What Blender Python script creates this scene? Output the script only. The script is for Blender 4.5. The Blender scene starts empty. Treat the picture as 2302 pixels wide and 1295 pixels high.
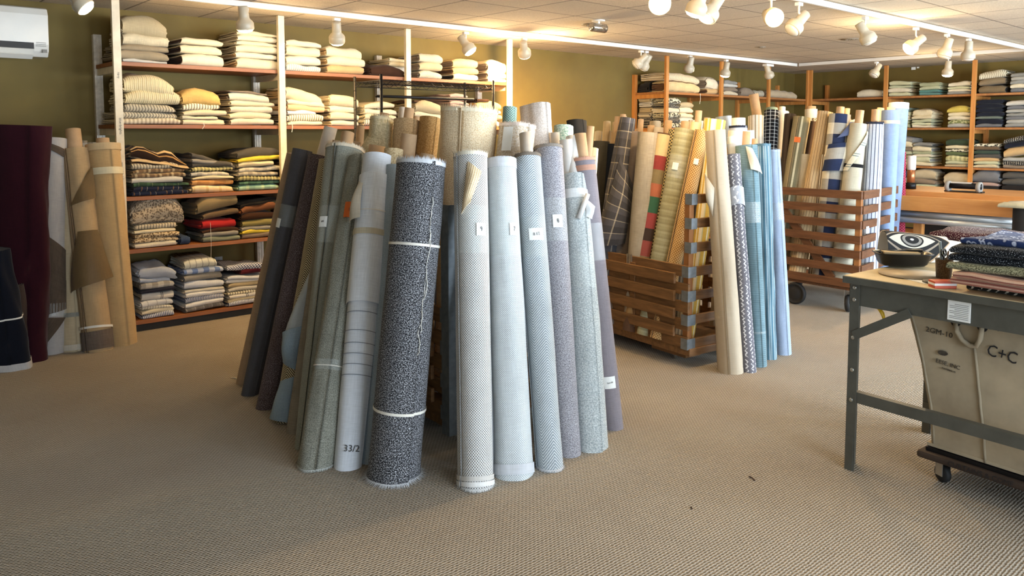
DAY = [10, 75, 150, 170, 125]
LAMPK = .62
SPILL = .22
EXPO = 1.32
import bpy, math, random
from mathutils import Vector, Matrix, noise
R0 = random.Random(7)
C = bpy.context.scene.collection
PI = math.pi
# ---------------------------------------------------------------- camera
W, H = 2302, 1295
FPX, CY, PITCH, YAW, CZ = 1781.33, 432.65, 0.07515, 0.8475, 1.55
F = Vector((math.cos(YAW)*math.cos(PITCH), math.sin(YAW)*math.cos(PITCH), -math.sin(PITCH)))
RT = Vector((math.sin(YAW), -math.cos(YAW), 0)); UP = RT.cross(F)
cam = bpy.data.objects.new('camera', bpy.data.cameras.new('camera')); C.objects.link(cam)
cam.data.sensor_width = 36; cam.data.lens = FPX/W*36; cam.data.shift_y = -(H/2-CY)/W
cam.data.clip_start = .05
cam.matrix_world = Matrix(((RT.x, UP.x, -F.x, 0), (RT.y, UP.y, -F.y, 0), (RT.z, UP.z, -F.z, CZ), (0, 0, 0, 1)))
bpy.context.scene.camera = cam
EYE = Vector((0, 0, CZ))
YL, YW, XR, XW, CH = 6.48, 7.02, 12.07, 12.63, 2.55
def ray(px, py): return F*FPX + RT*(px-W/2) - UP*(py-CY)
def onz(px, py, z=0.): r = ray(px, py); return EYE + r*((z-CZ)/r.z)
def onx(px, py, x): r = ray(px, py); return EYE + r*(x/r.x)
def ony(px, py, y): r = ray(px, py); return EYE + r*(y/r.y)
def ond(px, py, d): r = ray(px, py); return EYE + r*(d/FPX)
def dep(p): return (p-EYE).dot(F)
def hexc(h, a=1):
    o = []
    for i in (0, 2, 4):
        c = int(h[i:i+2], 16)/255; o.append(c/12.92 if c <= .04045 else ((c+.055)/1.055)**2.4)
    return (*o, a)
# ---------------------------------------------------------------- objects
def tag(o, label=None, cat=None, group=None, kind=None):
    if label: o['label'] = label
    if cat: o['category'] = cat
    if group: o['group'] = group
    if kind: o['kind'] = kind
    if label and cat:
        n = len(label.split())
        if n > 16 or n < 4: print('LABEL LENGTH', n, label)
    return o
def thing(name, label, cat, loc=(0, 0, 0), rz=0, group=None):
    o = bpy.data.objects.new(name, None); C.objects.link(o); o.empty_display_size = .1
    o.location = loc; o.rotation_euler = (0, 0, rz)
    return tag(o, label, cat, group)
class MB:
    def __init__(s): s.v = []; s.f = []; s.uv = []; s.mi = []
    def add(s, vs, fs, uvs=None, mi=0):
        b = len(s.v); s.v += [tuple(v) for v in vs]
        for f in fs:
            s.f.append([b+i for i in f]); s.mi.append(mi)
            s.uv.append([uvs[i] for i in f] if uvs else None)
        return s
    def box(s, a, b, mi=0, M=None):
        x0, y0, z0 = a; x1, y1, z1 = b
        vs = [Vector(p) for p in ((x0,y0,z0),(x1,y0,z0),(x1,y1,z0),(x0,y1,z0),(x0,y0,z1),(x1,y0,z1),(x1,y1,z1),(x0,y1,z1))]
        if M: vs = [M @ v for v in vs]
        return s.add(vs, [(0,3,2,1),(4,5,6,7),(0,1,5,4),(1,2,6,5),(2,3,7,6),(3,0,4,7)], mi=mi)
    def bar(s, p, q, w, t, side=None, mi=0):       # box from p to q, w along side, t across
        p = Vector(p); q = Vector(q); d = (q-p).normalized()
        side = Vector(side) if side else (Vector((0,0,1)) if abs(d.z) < .9 else Vector((1,0,0)))
        side = (side - d*side.dot(d)).normalized(); n = d.cross(side)
        vs = [e + side*(w/2*i) + n*(t/2*j) for e in (p, q) for i, j in ((-1,-1),(1,-1),(1,1),(-1,1))]
        return s.add(vs, [(0,1,2,3),(7,6,5,4),(0,4,5,1),(1,5,6,2),(2,6,7,3),(3,7,4,0)], mi=mi)
    def lathe(s, prof, n=20, M=None, mi=0, open_=False):
        vs = []; uvs = []
        for r, z in prof:
            for i in range(n):
                a = 2*PI*i/n; v = Vector((r*math.cos(a), r*math.sin(a), z)); vs.append(M @ v if M else v); uvs.append((a*.05, z))
        fs = []
        for j in range(len(prof)-1):
            for i in range(n):
                k = (i+1) % n; fs.append((j*n+i, j*n+k, (j+1)*n+k, (j+1)*n+i))
        if not open_:
            fs.append(tuple(range(n))[::-1]); fs.append(tuple((len(prof)-1)*n+i for i in range(n)))
        return s.add(vs, fs, uvs, mi)
    def tube(s, pts, r, n=8, mi=0, closed=False):
        pts = [Vector(p) for p in pts]; vs = []; m = len(pts)
        for i, p in enumerate(pts):
            d = (pts[min(i+1, m-1)] - pts[max(i-1, 0)]).normalized() if not closed else (pts[(i+1) % m]-pts[i-1]).normalized()
            a = d.cross(Vector((0,0,1))) if abs(d.z) < .95 else d.cross(Vector((1,0,0)))
            a.normalize(); b = d.cross(a)
            for k in range(n):
                t = 2*PI*k/n; vs.append(p + a*(r*math.cos(t)) + b*(r*math.sin(t)))
        fs = []
        for i in range(m if closed else m-1):
            j = (i+1) % m
            for k in range(n): fs.append((i*n+k, i*n+(k+1) % n, j*n+(k+1) % n, j*n+k))
        if not closed: fs.append(tuple(range(n))[::-1]); fs.append(tuple((m-1)*n+k for k in range(n)))
        return s.add(vs, fs, mi=mi)
    def grid(s, fn, nu, nv, uvf=None, mi=0, thick=0):
        vs = [Vector(fn(i/nu, j/nv)) for j in range(nv+1) for i in range(nu+1)]
        uv = [uvf(i/nu, j/nv) if uvf else (i/nu, j/nv) for j in range(nv+1) for i in range(nu+1)]
        q = nu+1; fs = [(j*q+i, j*q+i+1, (j+1)*q+i+1, (j+1)*q+i) for j in range(nv) for i in range(nu)]
        s.add(vs, fs, uv, mi)
        if thick:
            c = []
            for j in range(nv+1):
                for i in range(nu+1):
                    a = vs[j*q+min(i+1, nu)]-vs[j*q+max(i-1, 0)]; b = vs[min(j+1, nv)*q+i]-vs[max(j-1, 0)*q+i]
                    c.append(vs[j*q+i] - a.cross(b).normalized()*thick)
            s.add(c, [f[::-1] for f in fs], uv, mi)
            e = [j*q for j in range(nv+1)][::-1] + list(range(1, nu+1)) + [j*q+nu for j in range(1, nv+1)] + [nv*q+i for i in range(nu-1, 0, -1)]
            n = len(e); s.add([vs[i] for i in e]+[c[i] for i in e], [(k, (k+1) % n, n+(k+1) % n, n+k) for k in range(n)], [uv[i] for i in e]*2, mi)
        return s
    def build(s, name, mat, parent=None, smooth=False, bevel=0):
        me = bpy.data.meshes.new(name); me.from_pydata(s.v, [], s.f)
        mats = mat if isinstance(mat, (list, tuple)) else [mat]
        for m in mats: me.materials.append(m)
        if any(u for u in s.uv):
            ul = me.uv_layers.new(name='UVMap'); k = 0
            for f, u in zip(s.f, s.uv):
                for i in range(len(f)):
                    ul.data[k].uv = u[i] if u else (s.v[f[i]][0], s.v[f[i]][2]); k += 1
        if len(mats) > 1: me.polygons.foreach_set('material_index', s.mi)
        if smooth: me.polygons.foreach_set('use_smooth', [True]*len(me.polygons))
        me.update()
        o = bpy.data.objects.new(name, me); C.objects.link(o)
        if parent: o.parent = parent
        if bevel:
            b = o.modifiers.new('bevel', 'BEVEL'); b.width = bevel; b.segments = 2; b.limit_method = 'ANGLE'
        return o
def text(name, s, size, mat, parent, M, ext=.0004, label=None, sx=1):
    cu = bpy.data.curves.new('t', 'FONT'); cu.body = s; cu.size = size; cu.extrude = ext; cu.align_x = 'CENTER'; cu.align_y = 'CENTER'; cu.resolution_u = 2
    to = bpy.data.objects.new('t', cu); C.objects.link(to)
    dg = bpy.context.evaluated_depsgraph_get(); dg.update()
    me = bpy.data.meshes.new_from_object(to.evaluated_get(dg)); bpy.data.objects.remove(to); me.name = name
    me.materials.clear(); me.materials.append(mat)
    o = bpy.data.objects.new(name, me); C.objects.link(o); o.parent = parent; o.matrix_local = M @ Matrix.Diagonal((sx, 1, 1, 1))
    if label: o['label'] = label
    return o
# ---------------------------------------------------------------- materials
class NT:
    def __init__(s, name):
        s.m = bpy.data.materials.new(name); s.m.use_nodes = True; s.t = s.m.node_tree; s.n = s.t.nodes
        s.b = s.n['Principled BSDF']; s.l = s.t.links
    def node(s, k, **kw):
        n = s.n.new(k)
        for a, b in kw.items(): setattr(n, a, b)
        return n
    def put(s, sock, v):
        if hasattr(v, 'is_output') or hasattr(v, 'links'): s.l.new(v, sock)
        elif v is not None: sock.default_value = v
    def math(s, op, a, b=None, c=None):
        n = s.node('ShaderNodeMath', operation=op)
        for i, v in enumerate((a, b, c)):
            if v is not None: s.put(n.inputs[i], v)
        return n.outputs[0]
    def mix(s, f, a, b, mode='MIX'):
        n = s.node('ShaderNodeMix', data_type='RGBA', blend_type=mode); s.put(n.inputs[0], f); s.put(n.inputs[6], a); s.put(n.inputs[7], b); return n.outputs[2]
    def noise(s, vec, scale, det=2, rough=.5, dist=0):
        n = s.node('ShaderNodeTexNoise'); s.put(n.inputs['Vector'], vec); n.inputs['Scale'].default_value = scale; n.inputs['Detail'].default_value = det
        n.inputs['Roughness'].default_value = rough; n.inputs['Distortion'].default_value = dist; return n.outputs[0]
    def vmul(s, vec, xyz):
        n = s.node('ShaderNodeVectorMath', operation='MULTIPLY'); s.put(n.inputs[0], vec); n.inputs[1].default_value = xyz; return n.outputs[0]
    def ramp(s, f, stops, const=False):
        n = s.node('ShaderNodeValToRGB'); s.put(n.inputs[0], f); cr = n.color_ramp; cr.interpolation = 'CONSTANT' if const else 'LINEAR'
        while len(cr.elements) < len(stops): cr.elements.new(.5)
        for e, (p, c) in zip(cr.elements, stops): e.position = p; e.color = c
        return n.outputs[0]
    def bump(s, h, strength=.3, dist=.002, nrm=None):
        n = s.node('ShaderNodeBump'); s.put(n.inputs['Height'], h); n.inputs['Strength'].default_value = strength; n.inputs['Distance'].default_value = dist
        if nrm is not None: s.put(n.inputs['Normal'], nrm)
        s.l.new(n.outputs[0], s.b.inputs['Normal']); return n.outputs[0]
    def uv(s): return s.node('ShaderNodeTexCoord').outputs['UV']
    def obj(s): return s.node('ShaderNodeTexCoord').outputs['Object']
    def sep(s, v): n = s.node('ShaderNodeSeparateXYZ'); s.put(n.inputs[0], v); return n.outputs
    def frac(s, v, p): return s.math('FRACT', s.math('DIVIDE', v, p))
def plainmat(name, col, rough=.6, metal=0, var=.08, scale=8, bump=0, bscale=60, emit=0, spec=None, coat=0):
    t = NT(name); c = hexc(col) if isinstance(col, str) else col
    o = t.obj(); nz = t.noise(o, scale, 4, .6)
    lo = tuple(x*(1-var*1.6) for x in c[:3])+(1,); hi = tuple(min(1, x*(1+var)) for x in c[:3])+(1,)
    t.put(t.b.inputs['Base Color'], t.ramp(nz, [(.3, lo), (.7, hi)]))
    t.b.inputs['Roughness'].default_value = rough; t.b.inputs['Metallic'].default_value = metal
    if spec is not None: t.b.inputs['Specular IOR Level'].default_value = spec
    if coat: t.b.inputs['Coat Weight'].default_value = coat
    if bump: t.bump(t.noise(o, bscale, 3), bump)
    if emit: t.b.inputs['Emission Color'].default_value = c; t.b.inputs['Emission Strength'].default_value = emit
    return t.m
def woodmat(name, c1, c2, axis=0, rough=.55, scale=1., bump=.15):
    t = NT(name); o = t.obj(); st = [14, 14, 14]; st[axis] = 1.2
    v = t.vmul(o, tuple(x*scale for x in st)); n1 = t.noise(v, 1.6, 5, .65, .6); n2 = t.noise(v, 7, 3, .6)
    f = t.math('ADD', t.math('MULTIPLY', n1, .75), t.math('MULTIPLY', n2, .25))
    t.put(t.b.inputs['Base Color'], t.ramp(f, [(.3, hexc(c1)), (.68, hexc(c2))])); t.b.inputs['Roughness'].default_value = rough
    t.bump(f, bump, .002); return t.m
_cm = {}
def cloth(kind, c1, c2=None, s=.01, c3=None, stripes=None, per=.1, vstripes=None, vper=None, rough=.92, bumpk=.35, slub=.1, th=.5):
    key = repr((kind, c1, c2, s, c3, stripes, per, vstripes, vper, rough, bumpk, slub, th))
    if key in _cm: return _cm[key]
    t = NT('fabric_'+kind); u = t.uv(); x, y, _ = t.sep(u); a = hexc(c1); b = hexc(c2 or c1); c = hexc(c3 or c2 or c1)
    hgt = None; bd = .0012
    if kind in ('tweed', 'boucle'):
        nz = t.noise(u, 1/s, 2, .7, .4); k = .5+(th-.5)
        col = t.ramp(nz, [(k-.11, a), (k+.11, b)]); hgt = nz
        if c3: col = t.mix(t.ramp(t.noise(u, 2.3/s, 1), [(.6, (0,0,0,1)), (.66, (1,1,1,1))]), col, c)
        if kind == 'boucle': bd = .006; u = t.vmul(u, (.75, 1.15, 1)) if False else u
    elif kind == 'check':          # small basket weave turned 45 degrees
        p = t.math('ADD', x, y); q = t.math('SUBTRACT', x, y)
        sp = t.math('SINE', t.math('MULTIPLY', p, PI/s)); sq = t.math('SINE', t.math('MULTIPLY', q, PI/s))
        pr = t.math('MULTIPLY', sp, sq); col = t.ramp(t.math('MULTIPLY_ADD', pr, .5, .5), [(.3+(th-.5), a), (.5+(th-.5), b)]); hgt = pr
    elif kind == 'basket':
        sp = t.math('SINE', t.math('MULTIPLY', x, PI/s)); sq = t.math('SINE', t.math('MULTIPLY', y, PI/s)); pr = t.math('MULTIPLY', sp, sq)
        col = t.ramp(t.math('MULTIPLY_ADD', pr, .5, .5), [(.38+(th-.5), a), (.52+(th-.5), b)]); hgt = pr
    elif kind == 'herring':
        w = s*4.5; z = t.math('ABSOLUTE', t.math('SUBTRACT', t.frac(x, w*2), .5)); z = t.math('MULTIPLY', z, w*2)
        g = t.math('SINE', t.math('MULTIPLY', t.math('ADD', y, z), 2*PI/s)); col = t.ramp(t.math('MULTIPLY_ADD', g, .5, .5), [(.35+(th-.5), a), (.6+(th-.5), b)]); hgt = g
    elif kind == 'zigzag':         # rows of small white chevrons
        w = s; z = t.math('MULTIPLY', t.math('ABSOLUTE', t.math('SUBTRACT', t.frac(y, w), .5)), w)
        g = t.frac(t.math('ADD', x, z), w*1.3); m1 = t.math('LESS_THAN', g, .3); nn = t.math('GREATER_THAN', t.noise(u, 2/s, 1), .47)
        col = t.mix(t.math('MULTIPLY', m1, nn), a, b)
    elif kind == 'leopard':
        n = t.node('ShaderNodeTexVoronoi', feature='F1'); t.put(n.inputs['Vector'], u); n.inputs['Scale'].default_value = 1/s
        col = t.ramp(n.outputs['Distance'], [(.18, b), (.3, c), (.42, b), (.55, a)])
    elif kind == 'diamond':
        p = t.frac(t.math('ADD', x, y), s); q = t.frac(t.math('SUBTRACT', x, y), s)
        m = t.math('MAXIMUM', t.math('LESS_THAN', p, .2), t.math('LESS_THAN', q, .2)); col = t.mix(m, a, b)
    elif kind in ('stripe', 'vstripe', 'plaid', 'plain'):
        col = a
        if stripes: col = t.ramp(t.frac(x if kind != 'vstripe' else y, per), [(p, hexc(cc)) for p, cc in stripes], True)
        if vstripes:
            c2_ = t.ramp(t.frac(y, vper or per), [(p, hexc(cc)) for p, cc in vstripes], True); col = t.mix(.5, col, c2_)
    hs = t.noise(t.vmul(u, (300, 12, 1)), 1, 3); vs = t.noise(t.vmul(u, (18, 300, 1)), 1, 3)
    sl = t.math('ADD', t.math('MULTIPLY', hs, .5), t.math('MULTIPLY', vs, .5)); big = t.noise(u, 9, 2)
    f = t.math('ADD', t.math('MULTIPLY', sl, .75), t.math('MULTIPLY', big, .25))
    lo = 1-slub*1.8; hi = 1+slub
    shade = t.ramp(f, [(.35, (lo, lo, lo, 1)), (.65, (hi, hi, hi, 1))])
    col = t.mix(1, col, shade, 'MULTIPLY'); t.put(t.b.inputs['Base Color'], col)
    t.b.inputs['Roughness'].default_value = rough; t.b.inputs['Specular IOR Level'].default_value = .15
    t.b.inputs['Sheen Weight'].default_value = .08
    t.bump(hgt if hgt is not None else sl, bumpk, bd)
    _cm[key] = t.m; return t.m
P = lambda c, **k: cloth('plain', c, **k)
def ST(per, *st, kind='stripe', **k): return cloth(kind, st[0][1], stripes=list(st), per=per, **k)
def PL(per, st, vst, vper=None, **k): return cloth('plaid', st[0][1], stripes=st, per=per, vstripes=vst, vper=vper or per, **k)
card = plainmat('cardboard', 'b89a78', .85, var=.06, scale=20); cardg = plainmat('pale_cardboard', 'c9c0b4', .85, var=.05, scale=20); whitetube = plainmat('white_tube', 'dcdcda', .6)
paper = plainmat('paper', 'eef0ee', .7, var=.02); ink = plainmat('ink', '1c1c20', .6, var=0); orangep = plainmat('orange_paper', 'e0702c', .7, var=.03)
string = plainmat('string', 'e6e2d8', .8, var=.05)
def mk_tape():
    t = NT('clear_tape'); t.b.inputs['Base Color'].default_value = (.9, .97, .95, 1); t.b.inputs['Roughness'].default_value = .12
    t.b.inputs['Alpha'].default_value = .09; t.b.inputs['Specular IOR Level'].default_value = 1; t.bump(t.noise(t.vmul(t.uv(), (30, 8, 1)), 12, 2), .5, .003)
    return t.m
tape = mk_tape()
white_paint = plainmat('white_painted_metal', 'e9e2d0', .5, var=.05); steel = plainmat('blued_steel', '828a90', .4, .45, var=.15, scale=25, bump=.1)
blackm = plainmat('black_metal', '17171a', .45, .5); rubber = plainmat('black_rubber', '1b1b1c', .7); greym = plainmat('grey_green_paint', '55554e', .45, .1, var=.12, scale=12)
zinc = plainmat('zinc_screw', 'b9b7b0', .35, .9, var=.1)
# ---------------------------------------------------------------- bolts and folded cloth
def frame(p, axis):
    z = axis.normalized(); y = Vector((F.x, F.y, 0)); y = (y - z*y.dot(z)).normalized(); x = y.cross(z)
    return Matrix(((x.x, y.x, z.x, p.x), (x.y, y.y, z.y, p.y), (x.z, y.z, z.z, p.z), (0, 0, 0, 1)))
def bolt(label, A, B, ra, rb, mat, cut=True, tube=None, tmat=None, seam=.7, wr=.03, fold=0, fringe=None, fringeb=None, step=.006, n=40, m=30, flat=1., seed=None, group=None, collapse=0, bulge=0, cat='fabric roll', hole=True):
    """rolled fabric from A (bottom) to B (top centre); ra bottom radius, rb top radius"""
    seed = seed if seed is not None else R0.random()*50
    ax = B-A; L = ax.length; M = frame(A, ax)
    root = bpy.data.objects.new('fabric_roll', None); C.objects.link(root); root.empty_display_size = .1; root.matrix_world = M
    tag(root, label, cat, group or GRP[0])
    rad = lambda th, v: None
    def rf(th, v):        # th 0..2pi from seam
        r = ra + (rb-ra)*v; r += bulge*math.sin(PI*v)
        a = th+seam
        k = noise.noise(Vector((math.cos(a)*1.1+seed, math.sin(a)*1.1, v*L*2.2)))*wr*1.3
        k += noise.noise(Vector((math.cos(a)*2+seed, math.sin(a)*2+7, v*L*7+a*1.5)))*wr*.6
        if fold: k += fold*abs(math.sin(a*3+noise.noise(Vector((seed, v*3, 0)))*3+v*2))
        if collapse: k -= collapse*math.exp(-((1-v)*L/.12))*(.5+.5*math.sin(a*2+seed))
        return r*(1+k) + step*th/(2*PI)
    zloc = (M.to_3x3().inverted() @ Vector((0, 0, 1)))
    def pos(th, v, off=0):
        r = rf(th % (2*PI), v)+off; a = th+seam-PI/2; p = Vector((r*math.cos(a), r*math.sin(a)*flat, v*L)); return p
    b = MB(); vs = []; uv = []
    for j in range(m+1):
        v = j/m
        for i in range(n+1):
            th = 2*PI*i/n; th_ = min(th, 2*PI-1e-6); r = rf(th_, v); a = th+seam-PI/2
            p = Vector((r*math.cos(a), r*math.sin(a)*flat, v*L))
            if cut and j == 0: p.z += -(p.dot(zloc))/zloc.z          # bottom ring lies on the floor
            elif cut and j <= 2: p.z += -(p.dot(zloc)-v*L*zloc.z)/zloc.z*(1-j/3)
            vs.append(p); uv.append((th*(ra+rb)/2+seed, v*L))
    q = n+1; fs = [(j*q+i, j*q+i+1, (j+1)*q+i+1, (j+1)*q+i) for j in range(m) for i in range(n)]
    fs += [((j+1)*q+n, (j+1)*q, j*q, j*q+n) for j in range(m)]
    b.add(vs, fs, uv)
    # spiral top
    rc = (tube[0] if tube else .018 if hole else .002); rings = 7; tv = []; tu = []
    for k in range(rings+1):
        f = k/rings; dz = (0 if k == 0 else (-.004 if k % 2 else .002)) - f*.004
        for i in range(n+1):
            th = min(2*PI*i/n, 2*PI-1e-6); r = rf(th, 1)*(1-f) + rc*f; a = 2*PI*i/n+seam-PI/2
            tv.append((r*math.cos(a), r*math.sin(a)*flat, L+dz)); tu.append((th*r+seed, L+f*.05))
    if not tube and hole:
        for i in range(n+1):
            a = 2*PI*i/n+seam-PI/2; tv.append((rc*.9*math.cos(a), rc*.9*math.sin(a)*flat, L-.06)); tu.append((a*.02, L-.05))
        rings += 1
    b.add(tv, [(k*q+i, k*q+i+1, (k+1)*q+i+1, (k+1)*q+i) for k in range(rings) for i in range(n)], tu)
    b.add([vs[i] for i in range(n)], [tuple(range(n))[::-1]], [uv[i] for i in range(n)])
    b.build('cloth', mat, root, True)
    if tube:
        rt, tl = tube; tb = MB(); tb.lathe([(rt, L-.08), (rt, L+tl), (rt*.88, L+tl), (rt*.86, L+tl-.1)], 20, open_=True)
        tb.lathe([(rt*.85, L+tl-.1), (.001, L+tl-.1)], 20, open_=True)
        tb.build('cardboard_tube', tmat or card, root, True)
    def fr(v, name, fm, ln, up):
        fb = MB(); k = max(60, int(2*PI*max(ra, rb)/.0032)); rr = random.Random(seed)
        for i in range(k):
            th = 2*PI*i/k; p = pos(th, v, .001)
            if v == 0:
                p = pos(th, 0, .002); p.z += -(p.dot(zloc))/zloc.z
            o = Vector((p.x, p.y*1, 0)).normalized(); t_ = Vector((-o.y, o.x, 0))*.0019
            l = ln*rr.uniform(.5, 1.2)
            if v == 0: tip = p + o*l + Vector((rr.uniform(-.003, .003), 0, 0)); tip.z += -(tip.dot(zloc)-.001)/zloc.z; q0 = p+Vector((0,0,.012))
            else: tip = p + Vector((0, 0, l)) + o*rr.uniform(-.004, .008) + t_*rr.uniform(-1.5, 1.5); q0 = p
            fb.add([q0-t_, q0+t_, tip], [(0, 1, 2)], [(0, 0), (.01, 0), (0, .01)])
            fb.add([q0-t_+o*.001, q0+t_+o*.001, tip], [(2, 1, 0)], [(0, 0), (.01, 0), (0, .01)])
        hb = .014 if v == 1 else .02
        if v == 1: fb.grid(lambda a, c: pos(2*PI*a, 1, .0025)-Vector((0, 0, hb*(1-c))), 40, 1)
        fb.build(name, fm, root)
    if fringe: fr(1, 'frayed_edge', fringe[0], fringe[1], True)
    if fringeb: fr(0, 'frayed_edge', fringeb[0], fringeb[1], False)
    root['_'] = 0; del root['_']
    INFO[root.name] = (pos, L, M, seam)
    print('bolt %-52s L=%.2f ra=%.3f rb=%.3f z0=%.2f top=%.2f' % (label[:52], L, ra, rb, A.z, B.z))
    return root
INFO = {}
GRP = ['fabric rolls']
def patch(root, name, th, z, w, h, mat, off=.003, k=6, label=None, lift=None, thick=.0006):
    """curved patch on a bolt: th angle (0 = facing camera), z along roll"""
    pos, L, M, seam = INFO[root.name]; r = pos(th-seam, z/L).length if False else None
    p0 = pos((th-seam) % (2*PI), min(z/L, 1)); rr = math.hypot(p0.x, p0.y); dth = w/rr
    def fn(a, c):
        t = th+(a-.5)*dth; zz = z+(c-.5)*h; p = pos((t-seam) % (2*PI), max(0, min(zz/L, 1)), off+(lift(a, c) if lift else 0)); p.z = zz; return p
    o = MB().grid(fn, k, max(2, int(h/.03)), lambda a, c: (a*w, c*h), thick=thick).build(name, mat, root, True)
    if label: o['label'] = label
    return o
def band(root, name, z, h, mat, off=.002, tilt=0, label=None, n=40):
    pos, L, M, seam = INFO[root.name]
    def fn(a, c):
        zz = z+(c-.5)*h+tilt*math.cos(2*PI*a+seam); p = pos(2*PI*a*.99999, max(0, min(zz/L, 1)), off); p.z = zz; return p
    o = MB().grid(fn, n, 2, lambda a, c: (a*.4, c*h), thick=.001).build(name, mat, root, True)
    if label: o['label'] = label
    return o
def write(root, th, z, s, size, parent, rot=0, off=.006):
    pos, L, M, seam = INFO[root.name]; a = th-PI/2; p = pos((th-seam) % (2*PI), z/L, off); p.z = z
    nrm = Vector((math.cos(a), math.sin(a), 0)); up = Vector((0, 0, 1)); x = up.cross(nrm)
    return text('handwriting', s, size, ink, parent, Matrix(((x.x, up.x, nrm.x, p.x), (x.y, up.y, nrm.y, p.y), (x.z, up.z, nrm.z, p.z), (0, 0, 0, 1))) @ Matrix.Rotation(rot, 4, 'Z'))
def sticker(root, th, z, w, h, s, size, mat=None, label=None, rot=0):
    o = patch(root, 'price_tag', th, z, w, h, mat or paper, .005, label=label)
    if s:
        pos, L, M, seam = INFO[root.name]; a = th-PI/2; p = pos((th-seam) % (2*PI), z/L, .0075); p.z = z
        nrm = Vector((math.cos(a), math.sin(a), 0)); up = Vector((0, 0, 1)); x = up.cross(nrm)
        Mx = Matrix(((x.x, up.x, nrm.x, p.x), (x.y, up.y, nrm.y, p.y), (x.z, up.z, nrm.z, p.z), (0, 0, 0, 1))) @ Matrix.Rotation(rot, 4, 'Z')
        text('handwriting', s, size*.68, ink, o, Mx @ Matrix.Rotation(.12, 4, 'Z'), sx=.75)
    return o
def flap(root, pts, mat, name='loose_flap', sag=.0, th=.003, nu=8, nv=10, label=None):
    """four corners (angle, z, lift): bottom-left, bottom-right, top-right, top-left on the bolt surface"""
    pos, L, M, seam = INFO[root.name]
    def fn(a, c):
        q = [(pts[0][i]*(1-a)+pts[1][i]*a)*(1-c)+(pts[3][i]*(1-a)+pts[2][i]*a)*c for i in range(3)]
        p = pos((q[0]-seam) % (2*PI), max(0, min(q[1]/L, 1)), .004+q[2]+sag*math.sin(PI*a)*math.sin(PI*c)); p.z = q[1]
        return p
    w = abs(pts[1][0]-pts[0][0])*.08; h = abs(pts[3][1]-pts[0][1])
    o = MB().grid(fn, nu, nv, lambda a, c: (a*w, c*h), thick=th).build(name, mat, root, True)
    if label: o['label'] = label
    return o
def pbolt(label, t, b, wt, wb, plane, mat, **k):
    """pixels of top-centre / bottom-front on the photo, the vertical plane the top leans against"""
    P0 = onz(b[0], b[1], 0); d = dep(P0); rb_ = wb/2*d/FPX
    fh = Vector((P0.x, P0.y, 0)).normalized(); A = P0+fh*rb_*.85
    T = {'X': onx, 'Y': ony, 'D': ond}[plane[0]](t[0], t[1], plane[1]); rt_ = wt/2*dep(T)/FPX
    return bolt(label, A, T+fh*0, rb_, rt_, mat, **k)
def ibolt(label, t, b, wt, wb, dt, db, mat, zb=.2, lean=.13, **k):
    """a bolt standing in a crate: top and a second visible point with their depths, extended to zb"""
    T = ond(t[0], t[1], dt); Bv = ond(b[0], b[1], dt); Bv = ond(b[0], b[1], dt-lean*(T.z-Bv.z)); s = (T.z-zb)/max(.05, (T.z-Bv.z)); A = T+(Bv-T)*s
    rt = wt/2*dt/FPX; rb_ = wb/2*db/FPX; ra = max(rt*.5, rt+(rb_-rt)*min(s, 2))
    return bolt(label, A, T, ra, rt, mat, cut=False, **k)
ORD = ['', 'second', 'third', 'fourth', 'fifth', 'sixth', 'seventh', 'eighth', 'ninth', 'tenth']
def loft(b, prof, xs, fn, per, caps=True):
    n = len(prof); vs = []; uv = []; ac = [0]
    for i in range(1, n): ac.append(ac[-1]+math.dist(prof[i], prof[i-1]))
    for x in xs:
        for i, (y, z) in enumerate(prof): vs.append(fn(x, y, z)); uv.append((x+per, ac[i]+per*.37))
    fs = []
    for j in range(len(xs)-1):
        for i in range(n): k = (i+1) % n; fs.append((j*n+i, j*n+k, (j+1)*n+k, (j+1)*n+i))
    b.add(vs, fs, uv)
    if caps:
        for j, rev in ((0, True), (len(xs)-1, False)):
            fc = [(j*n+i, j*n+i+1, j*n+n-2-i, j*n+n-1-i) for i in range(n//2-1)]
            if rev: fc = [f[::-1] for f in fc]
            b.add(vs, fc, uv)
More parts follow.
